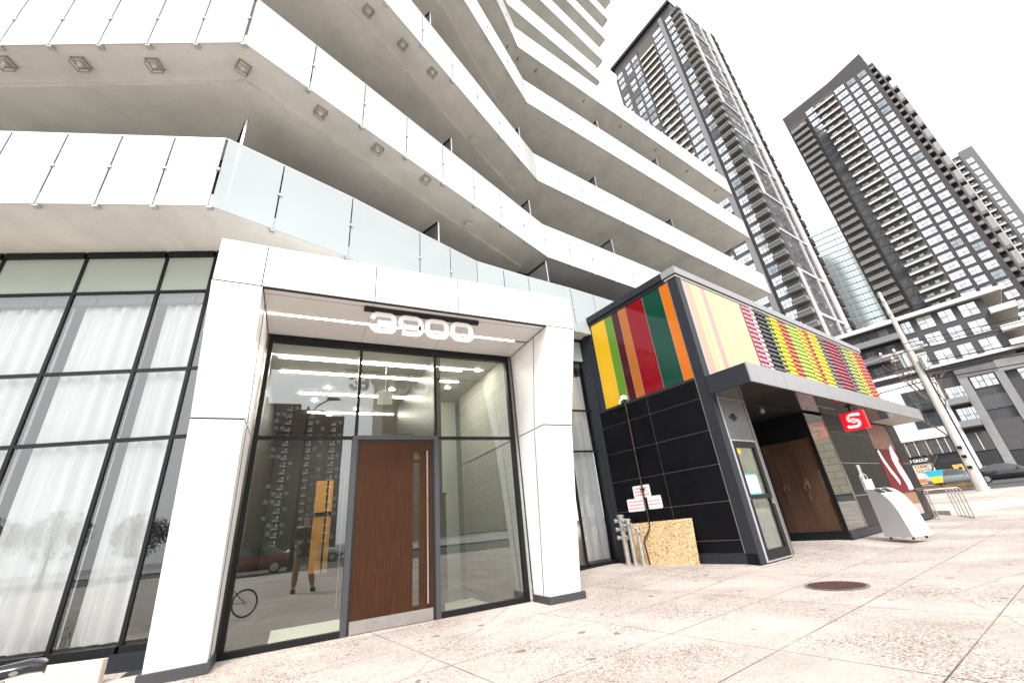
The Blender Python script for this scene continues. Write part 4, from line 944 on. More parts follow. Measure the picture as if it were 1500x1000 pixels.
# tall tower behind the shop
tw = empty('apartment_tower', (90.05,67.0,1.1), 172.5, 'tallest grey apartment tower with white framed end wall, right behind the white building', 'tower')
ZTP = 155.0-1.1; PT = 2.98; W = 27.7
g = MB(); g.box((0,0,0),(W,16.8,146.5),BRK1); g.box((.4,.4,146.5),(W-2.4,16,ZTP-1.2),BRK1); g.build('tower_block', tw)
g = MB(); g.box((-.6,-.6,ZTP-1.2),(W-2.2,16.4,ZTP),BALD); g.build('roof', tw)
g = MB(); g.box((20.35,-.35,20),(21.55,.0,150.5),mat('fin_grey',(.20,.19,.20),.7)); g.box((21.6,-.06,20),(22.2,0,148),BLACK); g.build('facade_fin', tw)
wm = [window_mesh(2.3,2.05,False,3,o_) for o_ in (0,1,2,0)]+[window_mesh(2.3,2.05,False,3,1,pane=WINM),window_mesh(2.3,2.05,False,3,2,blind=.45)]; wmd = window_mesh(2.3,2.05,True,3,1); wide = [window_mesh(3.2,2.05,False,4,o_) for o_ in (0,2)]
r7 = random.Random(21); items = []; bal = []
zt0 = 148.7-1.1-2.05
for f in range(0, 43):
    z = zt0-f*PT
    for x in (.9,4.7,7.7,22.25): items.append((wmd if r7.random() < .07 else r7.choice(wm), T((x,-.01,z))))
    items.append((r7.choice(wide), T((17.05,-.01,z))))
    if f > 0: bal.append((f, z))
bl_ = balcony_mesh(5.8,.7,'light'); bc_ = balcony_mesh(3.0,1.3,'brown')
# end wall, turned the corner
sm = window_mesh(1.9,1.7,False,3,0); smd = window_mesh(1.9,1.7,True,3,0)
for f in range(0, 46):
    z = 146.5-1.1-f*PT
    for y in (1.5,4.1,6.7,10.7): items.append((sm if r7.random() < .5 else smd, T((W+.01,y,z-.6)) @ RZ(90)))
place_many('window', items, tw, lambda it: it[1].translation.z if it[1].translation.z > 24 else 500)
bi = [(bl_, T((10.9,0,z-.35))) for f, z in bal]+[(bc_, T((24.6,-.05,z-.45))) for f, z in [(0,zt0)]+bal]
place_many('balcony', bi, tw, lambda it: it[1].translation.z if it[1].translation.z > 24 else 500)
g = MB(); g.box((10.9,-.015,18),(16.7,-.002,149),mat('recess_brown',(.09,.08,.07),.7)); g.box((24.5,-.015,18),(27.5,-.002,146.4),MATS['recess_brown']); g.build('balcony_recess', tw)
g = MB()
for a, b in ((9.3,10.1),(13.6,16.6)): g.box((W+.002,a,10),(W+.30,b,146.6),TWHITE)
for zz in [146.2-1.1-11*q for q in range(0, 12)]: g.box((W+.002,0,zz-.5),(W+.28,13.6,zz+.15),TWHITE)
for q in range(0, 12):
    if q in (0,1,2,3,6,9,10,11): g.box((W+.002,-.02,146.2-1.1-11*(q+1)),(W+.29,1.3,146.2-1.1-11*q-.5),TWHITE)
g.build('white_frame', tw)
g = MB()
for f in range(46): z = 146.0-1.1-f*PT; g.box((W-6,16.8,z-.3),(W+.6,18.6+.6*(f % 2),z+1.75),BALD); g.box((W-6,16.8,z+1.75),(W+.3,18.0,z+2.68),BRK1)
o = g.build('rear_balcony', tw); o['label'] = 'dark saw-toothed balconies on the far corner'

# second tower
t2 = empty('apartment_tower', (153,48.2,1.1), 174.7, 'dark brown apartment tower at the right with rows of light balcony fronts', 'tower')
W2 = 26.2; ZT2 = 134.4-1.1
g = MB(); g.box((0,0,0),(W2,18,ZT2),BRK2); g.poly([(16,0,ZT2),(W2,0,ZT2),(W2,0,ZT2+1.6),(16,3,ZT2),(W2,3,ZT2),(W2,3,ZT2+1.6)],[(0,1,2),(5,4,3),(0,2,5,3),(1,4,5,2)],BRK2); g.box((W2,3,0),(W2+1.2,17,ZT2-2.5),BRK2); g.build('tower_block', t2)
g = MB(); g.box((5.9,-.25,10),(6.5,0,126),BALD); g.box((.7,-.015,10),(5.85,-.002,127.5),MATS['recess_brown']); g.box((9.5,-.015,10),(15.8,-.002,129.6),MATS['recess_brown']); g.build('facade_fin', t2)
wa = [window_mesh(2.25,2.15,False,2,o_) for o_ in (0,1,1,0)]+[window_mesh(2.25,2.15,False,2,0,pane=WINM),window_mesh(2.25,2.15,False,2,1,blind=.4)]; wb_ = [window_mesh(3.0,2.15,False,3,o_) for o_ in (1,2)]; wad = window_mesh(2.6,2.15,True,3,1); wal = window_mesh(2.6,2.15,False,3,2)
items = []; bi = []; l2 = balcony_mesh(6.2,1.0,'light'); d2 = balcony_mesh(5.0,1.2,'dark'); e2 = balcony_mesh(2.4,1.1,'deep')
for f in range(0, 36):
    z = 130.1-1.1-2.15-f*2.95
    items.append((wad if (f > 3 and r7.random() < .22) else wal, T((6.8,-.01,z))))
    items.append((r7.choice(wb_), T((16.15,-.01,z-.3)))); items.append((r7.choice(wa), T((19.85,-.01,z-.8)))); items.append((r7.choice(wa), T((22.95,-.01,z-1.3+.3))))
    bi.append((l2, T((9.5,0,z-.6)))); 
    if f > 0: bi.append((d2, T((.8,0,z-.4))))
    bi.append((e2, T((W2+.02,.4,z-.5)) @ RZ(90)))
    if f % 2 == 0: bi.append((e2, T((W2+1.22,9,z-.5)) @ RZ(90)))
place_many('window', items, t2, lambda it: it[1].translation.z if it[1].translation.z > 40 else 500)
place_many('balcony', bi, t2, lambda it: it[1].translation.z if it[1].translation.z > 40 else 500)
g = MB(); g.box((W2+1.2,14,0),(W2+2.4,18,ZT2-8),TWHITE); g.build('white_edge', t2)

# third tower peeking out at the right edge
t3 = empty('apartment_tower', (210.9,29.6,1.3), 172, 'distant tower with dark slatted balconies and pale side, cut by the right photo edge', 'tower')
g = MB(); g.box((0,0,0),(5.6,20,112),BRK2); g.box((5.6,.5,0),(9.6,20,113.5),mat('pale_tower_wall',(.17,.165,.165),.7)); g.build('tower_block', t3)
g = MB(); g.box((1.0,-.25,0),(1.7,-.002,108),TWHITE); g.build('white_pier', t3)
sl3 = balcony_mesh(3.2,1.0,'light'); w3 = window_mesh(1.9,2.2,False,2,0); 
place_many('balcony', [(sl3, T((2.0,0,109-2.95*f))) for f in range(30)], t3, lambda it: -it[1].translation.z)
place_many('window', [(w3, T((6.2,.48,107-2.95*f))) for f in range(30)], t3, lambda it: -it[1].translation.z)

# pale glass tower in the gap between the first two
gt = empty('glass_tower', (212,86,1.3), 162, 'pale glass tower filling the gap between the two dark towers', 'tower')
GLW = mat('pale_curtain_glass', (.60,.68,.68), .1, metal=.7); 
g = MB(); g.box((0,0,0),(30,20,116.5),mat('pale_spandrel',(.42,.46,.46),.3)); g.build('tower_block', gt)
items = []
pw = 2.4
g_ = MB(); g_.box((.05,-.06,.1),(pw-.05,-.002,2.6),GLW); g_.box((pw*.48,-.075,.1),(pw*.52,-.06,2.6),WFR); g_.box((.05,-.075,1.0),(pw-.05,-.06,1.07),WFR); o = g_.build('w'); gm = o.data; bpy.data.objects.remove(o)
for f in range(38):
    for c in range(12): items.append((gm, T((.3+c*2.45,0,115.5-2.75-f*3.0))))
place_many('window', items, gt, lambda it: -it[1].translation.z+abs(it[1].translation.x-14)*.01)
g = MB()
for c in range(0, 13, 3): g.box((.2+c*2.45,-.12,0),(.32+c*2.45,-.0,116.5),WFR)
for f in range(38): g.box((0,-.08,115.55-f*3.0),(30,-.001,115.75-f*3.0),WFR)
g.build('mullion', gt)

# mid-rise block across the street
pb_ = empty('mid_rise_block', (85.9,33.5,1.1), 164.7, 'dark mid-rise block across the street with white slabs, big windows and shops below', 'building')
Z0 = 1.1; LG = mat('light_stone', (.25,.24,.235), .8, var=.12, scale=1.5, bump=.2); MG = mat('mid_grey_stone', (.15,.142,.142), .8, var=.15, scale=1.2); DG = mat('dark_shopfront', (.03,.032,.033), .2); DKB = mat('dark_grey_cladding', (.062,.058,.062), .6, var=.08)
PW = mat('white_cladding', (.80,.80,.80), .5)
g = MB(); g.box((-9,0,16.7-Z0),(17.1,16,26.2-Z0),DKB); g.box((-9,.5,0),(30,16,16.7-Z0),DKB); g.build('wall', pb_)
g = MB(); g.box((-9.5,-1.0,26.35-Z0),(19.3,16,26.95-Z0),PW); g.box((-9,-.6,17.65-Z0),(26,16,18.0-Z0),PW); g.box((-9.5,-.95,26.18-Z0),(19.2,16,26.34-Z0),BALC); g.build('roof_slab', pb_)
g = MB()
for z in (20.6,23.6): g.box((17.05,-1.1,z-.35-Z0),(19.8,9,z+.55-Z0),BALE); g.box((17.1,-1.08,z-.42-Z0),(19.75,9,z-.352-Z0),BALC)
g.box((17.05,-1.1,18.0-Z0),(19.6,9,18.9-Z0),BALE); g.build('corner_balcony', pb_)
wbig = [window_mesh(1.95,2.15,False,2,o_) for o_ in (0,1)]+[window_mesh(1.95,2.15,False,2,0,blind=.35)]; wmid = [window_mesh(1.65,2.15,False,2,o_) for o_ in (0,1)]; wsm = window_mesh(1.3,2.1,False,2,1); wdk = window_mesh(1.5,2.0,True,2,0)
items = []
for z in (23.95,21.0,18.05):
    zz = z-Z0
    items += [(r7.choice(wbig), T((14.3,-.01,zz))),(r7.choice(wmid), T((11.95,-.01,zz))),(r7.choice(wbig), T((9.3,-.01,zz))),(wsm, T((7.25,-.01,zz)))]
    items += [(wsm, T((4.2,-.01,zz-.1))),(wdk if z == 23.95 else wsm, T((1.4,-.01,zz-.3)))]
items += [(wsm, T((-2.2-2.6*i,-.01,z-Z0))) for i in range(3) for z in (23.9,21,18.05)]
for x, z in ((20.6,13.4),(23.0,13.4),(20.6,10.2),(23.0,10.2),(26,13.4),(26,10.2),(16.2,13.4),(16.2,10.2)): items.append((wbig[0], T((x,.49,z-Z0))))
for x in (11.4,12.7): items += [(wsm, T((x,.44,13.4-Z0))),(wdk, T((x-.1,.44,10.2-Z0)))]
for x in (8.3,9.3): items += [(wsm, T((x,.49,12.3-Z0))),(wsm, T((x,.49,9.0-Z0)))]
for me, M in items:
    o = bpy.data.objects.new('window', me); COL.objects.link(o); o.parent = pb_; o.matrix_basis = M
g = MB(); g.box((.3,-.6,18.0-Z0),(6.9,-.0,18.3-Z0),DKB)
for z in (20.25,23.25): g.box((-2,-1.3,z-Z0),(6.9,0,z+.22-Z0),BALD); g.box((-2,-1.32,z+.22-Z0),(6.9,-1.28,z+1.2-Z0),BALG)
g.box((6.85,-1.3,18-Z0),(7.05,0,26.2-Z0),DKB); g.build('balcony', pb_)
g = MB(); g.box((.3,-.45,7.5-Z0),(7.05,.499,16.6-Z0),PW); g.box((7.05,-.5,1.0-Z0),(7.95,.499,16.2-Z0),PW); g.box((-9,-.4,7.5-Z0),(.28,.499,14.5-Z0),PW); g.build('white_bay', pb_)
g = MB(); g.box((3.3,-.48,9.0-Z0),(6.3,-.451,14.9-Z0),WINGD); 
for x in (3.3,4.8,6.25): g.box((x,-.52,9.0-Z0),(x+.1,-.481,14.9-Z0),WFR)
for z in (9.0,10.9,12.8,14.8): g.box((3.3,-.525,z-Z0),(6.35,-.482,z+.1-Z0),WFR)
g.box((3.0,-1.1,11.6-Z0),(6.6,-.53,11.8-Z0),BALD); g.build('bay_window', pb_)
g = MB(); g.box((10.25,-.15,1.0-Z0),(11.25,.499,15.2-Z0),LG); g.box((14.1,-.15,1.0-Z0),(15.0,.499,15.2-Z0),LG); g.box((10.25,-.16,15.2-Z0),(14.6,.499,16.6-Z0),MG); g.box((14.6,-.18,15.0-Z0),(27,.499,16.9-Z0),LG); g.box((18.7,-.15,1.0-Z0),(19.7,.499,15.0-Z0),LG); g.build('stone_frame', pb_)
g = MB(); g.box((7.96,-.9,8.0-Z0),(10.24,.49,8.25-Z0),BALD); g.box((7.98,-.88,8.25-Z0),(10.2,-.85,9.2-Z0),BALG); g.build('balcony', pb_)
g = MB(); g.box((7.96,-.9,11.4-Z0),(10.24,.49,11.65-Z0),BALD); g.box((7.98,-.88,11.65-Z0),(10.2,-.85,12.6-Z0),BALG); g.build('balcony', pb_)
g = MB(); g.box((.3,-.2,5.2-Z0),(7.04,.49,7.49-Z0),DKB); 
for x in (.9,2.05,3.4,4.7,5.6): g.box((x,-.24,5.2-Z0),(x+.09,-.2,7.45-Z0),BALE)
g.box((7.96,-.1,4.8-Z0),(10.2,.49,7.4-Z0),DKB); g.box((9.0,-.14,4.9-Z0),(9.09,-.1,7.3-Z0),BALE); g.box((11.3,-.02,4.4-Z0),(14.05,.49,8.6-Z0),mat('louvre_grey',(.075,.07,.075),.5))
for q in range(3): g.box((11.3,-.05,5.2+q*1.1-Z0),(14.05,-.021,5.26+q*1.1-Z0),WFR)
g.build('shop_band', pb_)
g = MB(); g.box((-8,-.05,1.0-Z0),(7.04,.49,4.0-Z0),DG); g.box((7.96,.0,1.0-Z0),(10.2,.49,4.7-Z0),DG); g.box((11.3,.0,1.0-Z0),(14.05,.49,4.3-Z0),DG); g.box((15.1,.0,1.0-Z0),(30,.49,8-Z0),DG); g.build('shopfront', pb_)
g = MB(); g.box((.25,-.45,4.1-Z0),(3.4,-.21,5.05-Z0),BLACK); fs_ = g.build('fascia_sign', pb_)
o = text_mesh('M GROUP', .62, .01, SIGNW, 'sign_lettering', fs_, .008, (.42,-.47,4.36-Z0), (R(90),0,0), .86)
CREAM = mat('cream_board', (.70,.58,.44), .6); ORNG = mat('orange_poster', (.75,.16,.03), .5); BRN = mat('brown_lettering', (.16,.05,.03), .5); CYAN = mat('cyan_print', (.03,.42,.62), .4); YEL = mat('yellow_print', (.75,.55,.05), .5)
g = MB(); g.box((.5,-.3,2.75-Z0),(3.05,-.2,4.05-Z0),CREAM); g.box((.5,-.3,1.2-Z0),(1.55,-.2,2.7-Z0),mat('pale_poster',(.75,.70,.62),.5)); g.box((.55,-.31,1.3-Z0),(1.5,-.301,1.95-Z0),ORNG); g.box((1.62,-.3,1.2-Z0),(2.75,-.2,2.7-Z0),MATS['pale_poster']); ps = g.build('window_poster', pb_)
text_mesh('CLINIC', .58, .01, BRN, 'poster_lettering', ps, .012, (.86,-.32,3.45-Z0), (R(90),0,0), .92)
text_mesh('DOCTOR', .58, .01, BRN, 'poster_lettering', ps, .012, (.86,-.32,2.86-Z0), (R(90),0,0), .80)
g = MB(); g.box((3.2,-.3,1.1-Z0),(4.8,-.2,2.9-Z0),mat('busy_poster',(.35,.16,.08),.5,var=.8,scale=4)); g.box((5.0,-.3,1.1-Z0),(6.1,-.2,3.4-Z0),mat('orange_wall',(.68,.38,.10),.6,var=.3,scale=2)); g.box((5.5,-.31,2.5-Z0),(5.9,-.301,3.0-Z0),BLACK); g.build('window_poster', pb_)

# ------------------------------------------------------------ utility pole, wires
PX, PY = 36*math.sin(R(72.95)), 36*math.cos(R(72.95)); PZ = ground_z(PX)
POLEM = mat('pale_concrete_pole', (.55,.52,.49), .8, var=.22, scale=3, bump=.2, stretch=(2,2,.4))
pole = empty('utility_pole', (PX,PY,PZ), 165, 'tall pale utility pole with insulators and wires at the right', 'pole')
g = MB(); g.tube([(0,0,-.2),(0,0,5),(0,0,12.9)], [.30,.21,.09], POLEM, 14); g.build('mast', pole)
g = MB()
for z, wd in ((8.55,1.5),(8.1,1.1)): g.box((-wd,-.05,z),(wd*.6,.05,z+.12),POLEM)
g.build('cross_arm', pole)
g = MB()
for z, x in ((8.75,-1.4),(8.75,-.7),(8.75,.7),(8.3,-.95),(11.2,.0),(12.2,0)): g.tube([(x,-.1,z-.1),(x,-.1,z+.02),(x,-.1,z+.14)], [.05,.08,.04], GALV, 8)
g.build('insulator', pole)
g = MB(); g.tube([(-.4,-.3,7.5),(-.4,-.3,8.4)], .22, GALV, 12); g.tube([(.35,-.25,7.2),(.35,-.25,7.9)], .16, GALV, 10); g.build('transformer', pole)
g = MB(); g.tube([(.27,-.12,.2),(.24,-.12,4),(.2,-.1,7.6)], .035, BLACK, 6); g.tube([(-.24,-.14,.2),(-.2,-.1,9)], .022, FRAME, 6); g.build('riser_cable', pole)
g = MB()
for z in (1.2,1.8,2.3): g.box((-.16,-.32,z),(.05,-.27,z+.16),FRAME)
g.build('pole_tag', pole)
aL, aR_ = dirv(-15.3), dirv(164.7)
for i, (z, thick, x) in enumerate(((8.85,.022,-1.4),(8.85,.022,.7),(8.4,.02,-.95),(7.6,.032,0),(7.0,.035,0),(6.5,.03,0),(11.3,.02,0))):
    a = Vector((PX,PY,PZ+z))+aR_*x*-.0; pts = []
    for q in range(-12, 13):
        t = q/12; pts.append(a+aR_*t*46+dirv(75)*x*.6+Vector((0,0,-1.6*(abs(t)-abs(t)**2)*2)))
    g = MB(); g.tube(pts, thick, FRAME, 5); o = g.build('overhead_wire')
    tag(o, 'thin dark overhead wire strung past the pale utility pole', 'wire', 'overhead wires along the street')
# second thin lattice-like pole behind, and bare trees
def bare_tree(loc, h, seed, label, crown=True, lean=(0,0)):
    r = random.Random(seed); t = empty('bare_tree', loc, None, label, 'tree')
    BARK = mat('grey_bark', (.16,.12,.10), .9, var=.2, scale=6)
    g = MB(); g.tube([(0,0,-.1),(.02*h,0,h*.22),(lean[0]*.4,lean[1]*.4,h*.42)], [.045*min(h,6)/4,.034*min(h,6)/4,.028*min(h,6)/4], BARK, 8); g.build('trunk', t)
    c = MB()
    def grow(p, d, L, rad, lev):
        q = p+d*L*.5+Vector((r.uniform(-.1,.1),r.uniform(-.1,.1),.04))*L*.5; e = p+d*L
        c.tube([p,q,e],[rad,rad*.8,rad*.6],BARK,5 if lev < 2 else 4,False)
        if lev >= 4: return
        for _ in range(3 if lev < 3 else 2):
            nd = (d+Vector((r.uniform(-.75,.75),r.uniform(-.75,.75),r.uniform(-.1,.55)))).normalized(); grow(q.lerp(e, r.uniform(.2,1)), nd, L*r.uniform(.55,.8), rad*.55, lev+1)
    for _ in range(5):
        d = Vector((r.uniform(-.7,.7)+lean[0]*.1,r.uniform(-.7,.7),1)).normalized(); grow(Vector((.02*h+lean[0]*.3,lean[1]*.3,h*r.uniform(.25,.42))), d, h*.26, .026*h/4, 1)
    c.build('crown', t)
def polar(az, d, z=None):
    p = dirv(az)*d; return (p.x, p.y, ground_z(p.x) if z is None else z)
bare_tree(polar(70.4,58), 5.2, 4, 'bare branching tree in front of the colourful shopfronts across the street')
bare_tree(polar(72.85,45), 11.5, 8, 'bare thin tree standing just behind the utility pole')
bare_tree(polar(76.9,72), 5.0, 12, 'bare reddish tree behind the dark parked car')
# cyan and yellow planter under the first bare tree
g = MB(); ba = Vector(polar(70.35,55)); 
g.poly([(-.9,-.3,1.9),(.9,-.3,1.9),(.45,-.3,.55),(-.45,-.3,.55),(-.9,.3,1.9),(.9,.3,1.9),(.45,.3,.55),(-.45,.3,.55)],[(0,1,5,4),(4,5,6,7),(1,2,6,5),(0,4,7,3)],CYAN)
g.poly([(-.9,-.302,1.9),(.9,-.302,1.9),(.68,-.302,1.25),(-.68,-.302,1.25)],[(0,1,2,3)],CYAN); g.poly([(-.68,-.303,1.25),(.68,-.303,1.25),(.45,-.303,.55),(-.45,-.303,.55)],[(0,1,2,3)],YEL); g.box((-.3,-.2,0),(.3,.2,.55),FRAME)
o = g.build('street_planter'); o.location = ba; o.scale = (.72,.72,.8); o.rotation_euler = (0,0,R(90-164.7)); tag(o, 'cyan and yellow tapered street planter under the bare tree across the street', 'planter')

# ------------------------------------------------------------ cars
TYRE = mat('tyre', (.015,.015,.015), .8); RIM = mat('alloy_rim', (.55,.55,.56), .3, metal=.8); CARGL = mat('car_glass', (.02,.025,.03), .03, spec=.9); LIGHTM = mat('headlight', (.7,.72,.75), .1); TAIL = mat('tail_light', (.4,.01,.01), .2)
def make_car(loc, rz, paint, label, group=None, h=1.45, L=4.6):
    c = empty('parked_car', loc, None, label, 'car', group); c.rotation_euler = (0,0,rz)
    # stations along x: front at +x.  (x, floor, belt, roof, half width low, half width belt, half width roof)
    k = L/4.6; st = [(-2.28,.45,.80,.82,.70,.66,.60),(-2.18,.30,.92,.96,.82,.80,.66),(-1.75,.24,.95,1.06,.88,.86,.66),(-1.15,.22,.95,1.36,.90,.88,.60),(-.4,.22,.94,1.45,.90,.89,.60),(.25,.22,.93,1.43,.90,.89,.60),(.75,.22,.92,1.20,.90,.88,.64),(1.15,.22,.91,.97,.90,.87,.70),(1.75,.24,.82,.86,.88,.84,.72),(2.12,.28,.70,.74,.84,.78,.68),(2.28,.42,.60,.62,.66,.62,.55)]
    g = MB(); rings = []
    for x, f, b, t, wl, wb, wr in st:
        x *= k; t = f+(t-f)*(h/1.45) if t > 1.0 else t
        rings.append([(x,-wl*.86,f),(x,-wl,f+.16),(x,-wl*1.01,(f+b)/2+.05),(x,-wb,b),(x,-wr,t),(x,-wr*.5,t+.025),(x,0,t+.03),(x,wr*.5,t+.025),(x,wr,t),(x,wb,b),(x,wl*1.01,(f+b)/2+.05),(x,wl,f+.16),(x,wl*.86,f)])
    n = 13; vs = [p for q in rings for p in q]; body = []; win = []
    for i in range(len(rings)-1):
        for j in range(n-1):
            q = (i*n+j, i*n+j+1, (i+1)*n+j+1, (i+1)*n+j)
            glass_ = (j in (3, 8) and 2 <= i <= 6) or (j in (4,5,6,7) and i in (2, 6, 5) and not (i == 5 and j in (4,7)) )
            (win if glass_ and not (i == 4 and False) else body).append(q)
        body.append((i*n+n-1, i*n, (i+1)*n, (i+1)*n+n-1))
    g.poly(vs, body+[tuple(range(n-1,-1,-1)), tuple((len(rings)-1)*n+j for j in range(n))], paint); g.build('body', c, smooth=True)
    g = MB(); g.poly(vs, win, CARGL); g.build('window', c, smooth=True)
    for sx_ in (-1.38*k, 1.40*k):
        for sy_ in (-1, 1):
            g = MB(); g.tube([(sx_,sy_*.70,.32),(sx_,sy_*.92,.32)], .32, TYRE, 24); wo_ = g.build('wheel', c)
            g = MB(); g.tube([(sx_,sy_*.915,.32),(sx_,sy_*.925,.32)], .22, RIM, 20)
            for a in range(5): g.bar((sx_,sy_*.93,.32),(sx_+.2*math.cos(a*1.2566),sy_*.93,.32+.2*math.sin(a*1.2566)),.05,.02,RIM,(0,1,0))
            g.build('rim', wo_)
    for sy_ in (-1, 1):
        g = MB(); g.box((2.02*k,sy_*.5,.62),(2.2*k,sy_*.74,.74),LIGHTM); g.build('headlight', c)
        g = MB(); g.box((-2.24*k,sy_*.5,.72),(-2.12*k,sy_*.77,.86),TAIL); g.build('tail_light', c)
        g = MB(); g.box((.62*k,sy_*.90,.93),(.80*k,sy_*1.06,1.07),paint); g.build('wing_mirror', c, bevel=.02)
    return c
CP1 = mat('black_car_paint', (.015,.015,.017), .18, coat=1.0); CP2 = mat('silver_car_paint', (.42,.43,.44), .25, metal=.5, coat=1.0); CP3 = mat('dark_red_car_paint', (.20,.012,.015), .2, coat=1.0)
make_car(polar(74.9,57), R(90-164.7), CP1, 'black saloon car parked across the street beside the utility pole')
make_car(polar(71.75,62), R(90-164.7), CP2, 'silver car partly hidden behind the street planter across the street', h=1.5)

# ------------------------------------------------------------ bike rack, planter kerbs
rk = empty('bike_rack', (17.4,6.2,0), 60, 'pale steel bike rack of five hoops past the shop corner', 'bike rack')
RKM = mat('pale_steel_tube', (.42,.36,.34), .4, metal=.4)
for i in range(5):
    g = MB(); y = 0; x = i*.42
    g.tube([(x,-.38,0),(x,-.38,.80),(x,-.33,.86),(x,.33,.86),(x,.38,.80),(x,.38,0)], .018, RKM, 8); g.build('hoop', rk)
g = MB(); g.tube([(0,-.38,.03),(1.68,-.38,.03)], .015, RKM, 6); g.tube([(0,.38,.03),(1.68,.38,.03)], .015, RKM, 6); g.build('base_rail', rk)
g = MB(); fn = lambda u, v, t: (u, v, t)
K = [(22.5,10.2),(19.4,7.0),(24.0,5.9),(30.5,7.4),(31,9.5)]
g.prism(K, fn, -.02, .17, BEIGE); o = g.build('planter_kerb', bevel=.02); tag(o, 'low pale concrete planter kerb behind the bike rack', 'kerb')
g = MB(); c_ = Vector(polar(76.6,29)); g.box((-.8,-1.2,-.1),(.8,1.2,.32),BEIGE); g.box((-.7,-1.1,.26),(.7,1.1,.35),mat('planter_soil',(.20,.13,.08),.9,var=.4,scale=6)); o = g.build('concrete_planter', bevel=.02); o.location = c_+dirv(75)*0+Vector((0,-1.6,0)); tag(o, 'pale square concrete planter at the right photo edge near the utility pole', 'planter')
g = MB(); r9 = random.Random(2)
for i in range(900):
    p = Vector(polar(r9.uniform(68.6,72.6), r9.uniform(47,50))); hh = r9.uniform(.15,.5); g.poly([p, p+Vector((.05,.05,0)), p+Vector((r9.uniform(-.2,.2),r9.uniform(-.2,.2),hh))], [(0,1,2)], mat('dry_grass',(.42,.28,.13),.9,var=.3,scale=1))
o = g.build('dry_grass', recalc=False); tag(o, 'strip of dry tan grass along the far kerb', 'grass', kind='stuff')

# ------------------------------------------------------------ bicycle cut by the lower left photo corner
bike = empty('bicycle', (-.96,2.67,0), None, 'black bicycle with a glossy black saddle parked at the lower left photo corner', 'bicycle')
bike.rotation_euler = (0,0,R(200))                           # local +x is the way it faces
BP = mat('bike_black_paint', (.012,.012,.014), .25, coat=.8)
g = MB()
for a, b, r_ in (((-.0,0,.70),(-.10,0,.28),.016),((-.10,0,.28),(.46,0,.60),.018),((0,0,.66),(.44,0,.68),.016),((-.10,0,.28),(-.40,0,.27),.010),((0,0,.66),(-.40,0,.27),.009),((.44,0,.72),(.50,0,.52),.02),((.50,.05,.52),(.60,.05,.27),.011),((.50,-.05,.52),(.60,-.05,.27),.011)): g.tube([a,b],r_,BP,8)
g.tube([(0,0,.60),(0.0,0,.78)],.013,STEEL,8); g.build('frame', bike)
bike.scale = (.815,.815,.815)
for x in (-.40,.60):
    g = MB(); g.tube([(x+.25*math.cos(R(t)),0,.27+.25*math.sin(R(t))) for t in range(0,361,12)],.018,TYRE,8,False)
    for t in range(0,360,20): g.tube([(x,0,.27),(x+.24*math.cos(R(t)),0,.27+.24*math.sin(R(t)))],.0018,STEEL,4)
    g.tube([(x,-.05,.27),(x,.05,.27)],.02,STEEL,8); g.build('wheel', bike)
g = MB(); sec = [(-.14,.0,.0),(-.125,.062,.02),(-.08,.075,.028),(-.02,.060,.022),(.05,.034,.014),(.11,.022,.012),(.15,.016,.006)]
vs = []; n_ = 10
for x, hw, zz in sec:
    hw = max(hw, .04) if x < -.13 else hw
    for q in range(n_): a = 2*math.pi*q/n_; vs.append((x, hw*math.cos(a), .805+zz*.6+.030*math.sin(a)*(1 if math.sin(a) > 0 else 1.0)))
fs = [(i*n_+q,i*n_+(q+1)%n_,(i+1)*n_+(q+1)%n_,(i+1)*n_+q) for i in range(len(sec)-1) for q in range(n_)]+[tuple(range(n_-1,-1,-1)),tuple((len(sec)-1)*n_+q for q in range(n_))]
g.poly(vs, fs, mat('saddle_black', (.014,.014,.02), .22, coat=.6)); sd_o = g.build('saddle', bike, smooth=True)
g = MB(); g.poly([(-.03+.016*math.cos(R(t)),.071,.812+.009*math.sin(R(t))) for t in range(0,360,30)], [tuple(range(12))], STEEL); g.build('badge', sd_o, recalc=False)
g = MB(); g.tube([(.42,0,.70),(.40,0,.86)],.014,BP,8); g.tube([(.30,-.28,.82),(.38,-.20,.87),(.41,0,.87),(.38,.20,.87),(.30,.28,.82)],.012,BP,8)
for s_ in (-1,1): g.tube([(.30,s_*.28,.82),(.18,s_*.31,.80)],.017,TYRE,10)
g.build('handlebar', bike)
g = MB(); r2_ = random.Random(6)
for i in range(46):
    b_ = Lb+eL*r2_.uniform(-1.9,-1.35)+iL*r2_.uniform(-.22,-.05)+Vector((0,0,.2)); p = [b_]
    for q in range(3): p.append(p[-1]+Vector((r2_.uniform(-.04,.04),r2_.uniform(-.04,.04),r2_.uniform(.04,.10))))
    g.tube(p,[.004,.003,.002,.001],mat('dry_stem',(.20,.15,.11),.9),4)
    for q in range(2): c_ = p[-1-q]; g.poly([c_, c_+Vector((.02,.005,.012)), c_+Vector((.005,.01,.03))],[(0,1,2)],mat('dry_leaf',(.24,.17,.12),.9))
o = g.build('dead_plant', recalc=False); tag(o, 'dead brown plant stems standing on the beige ledge', 'plant')

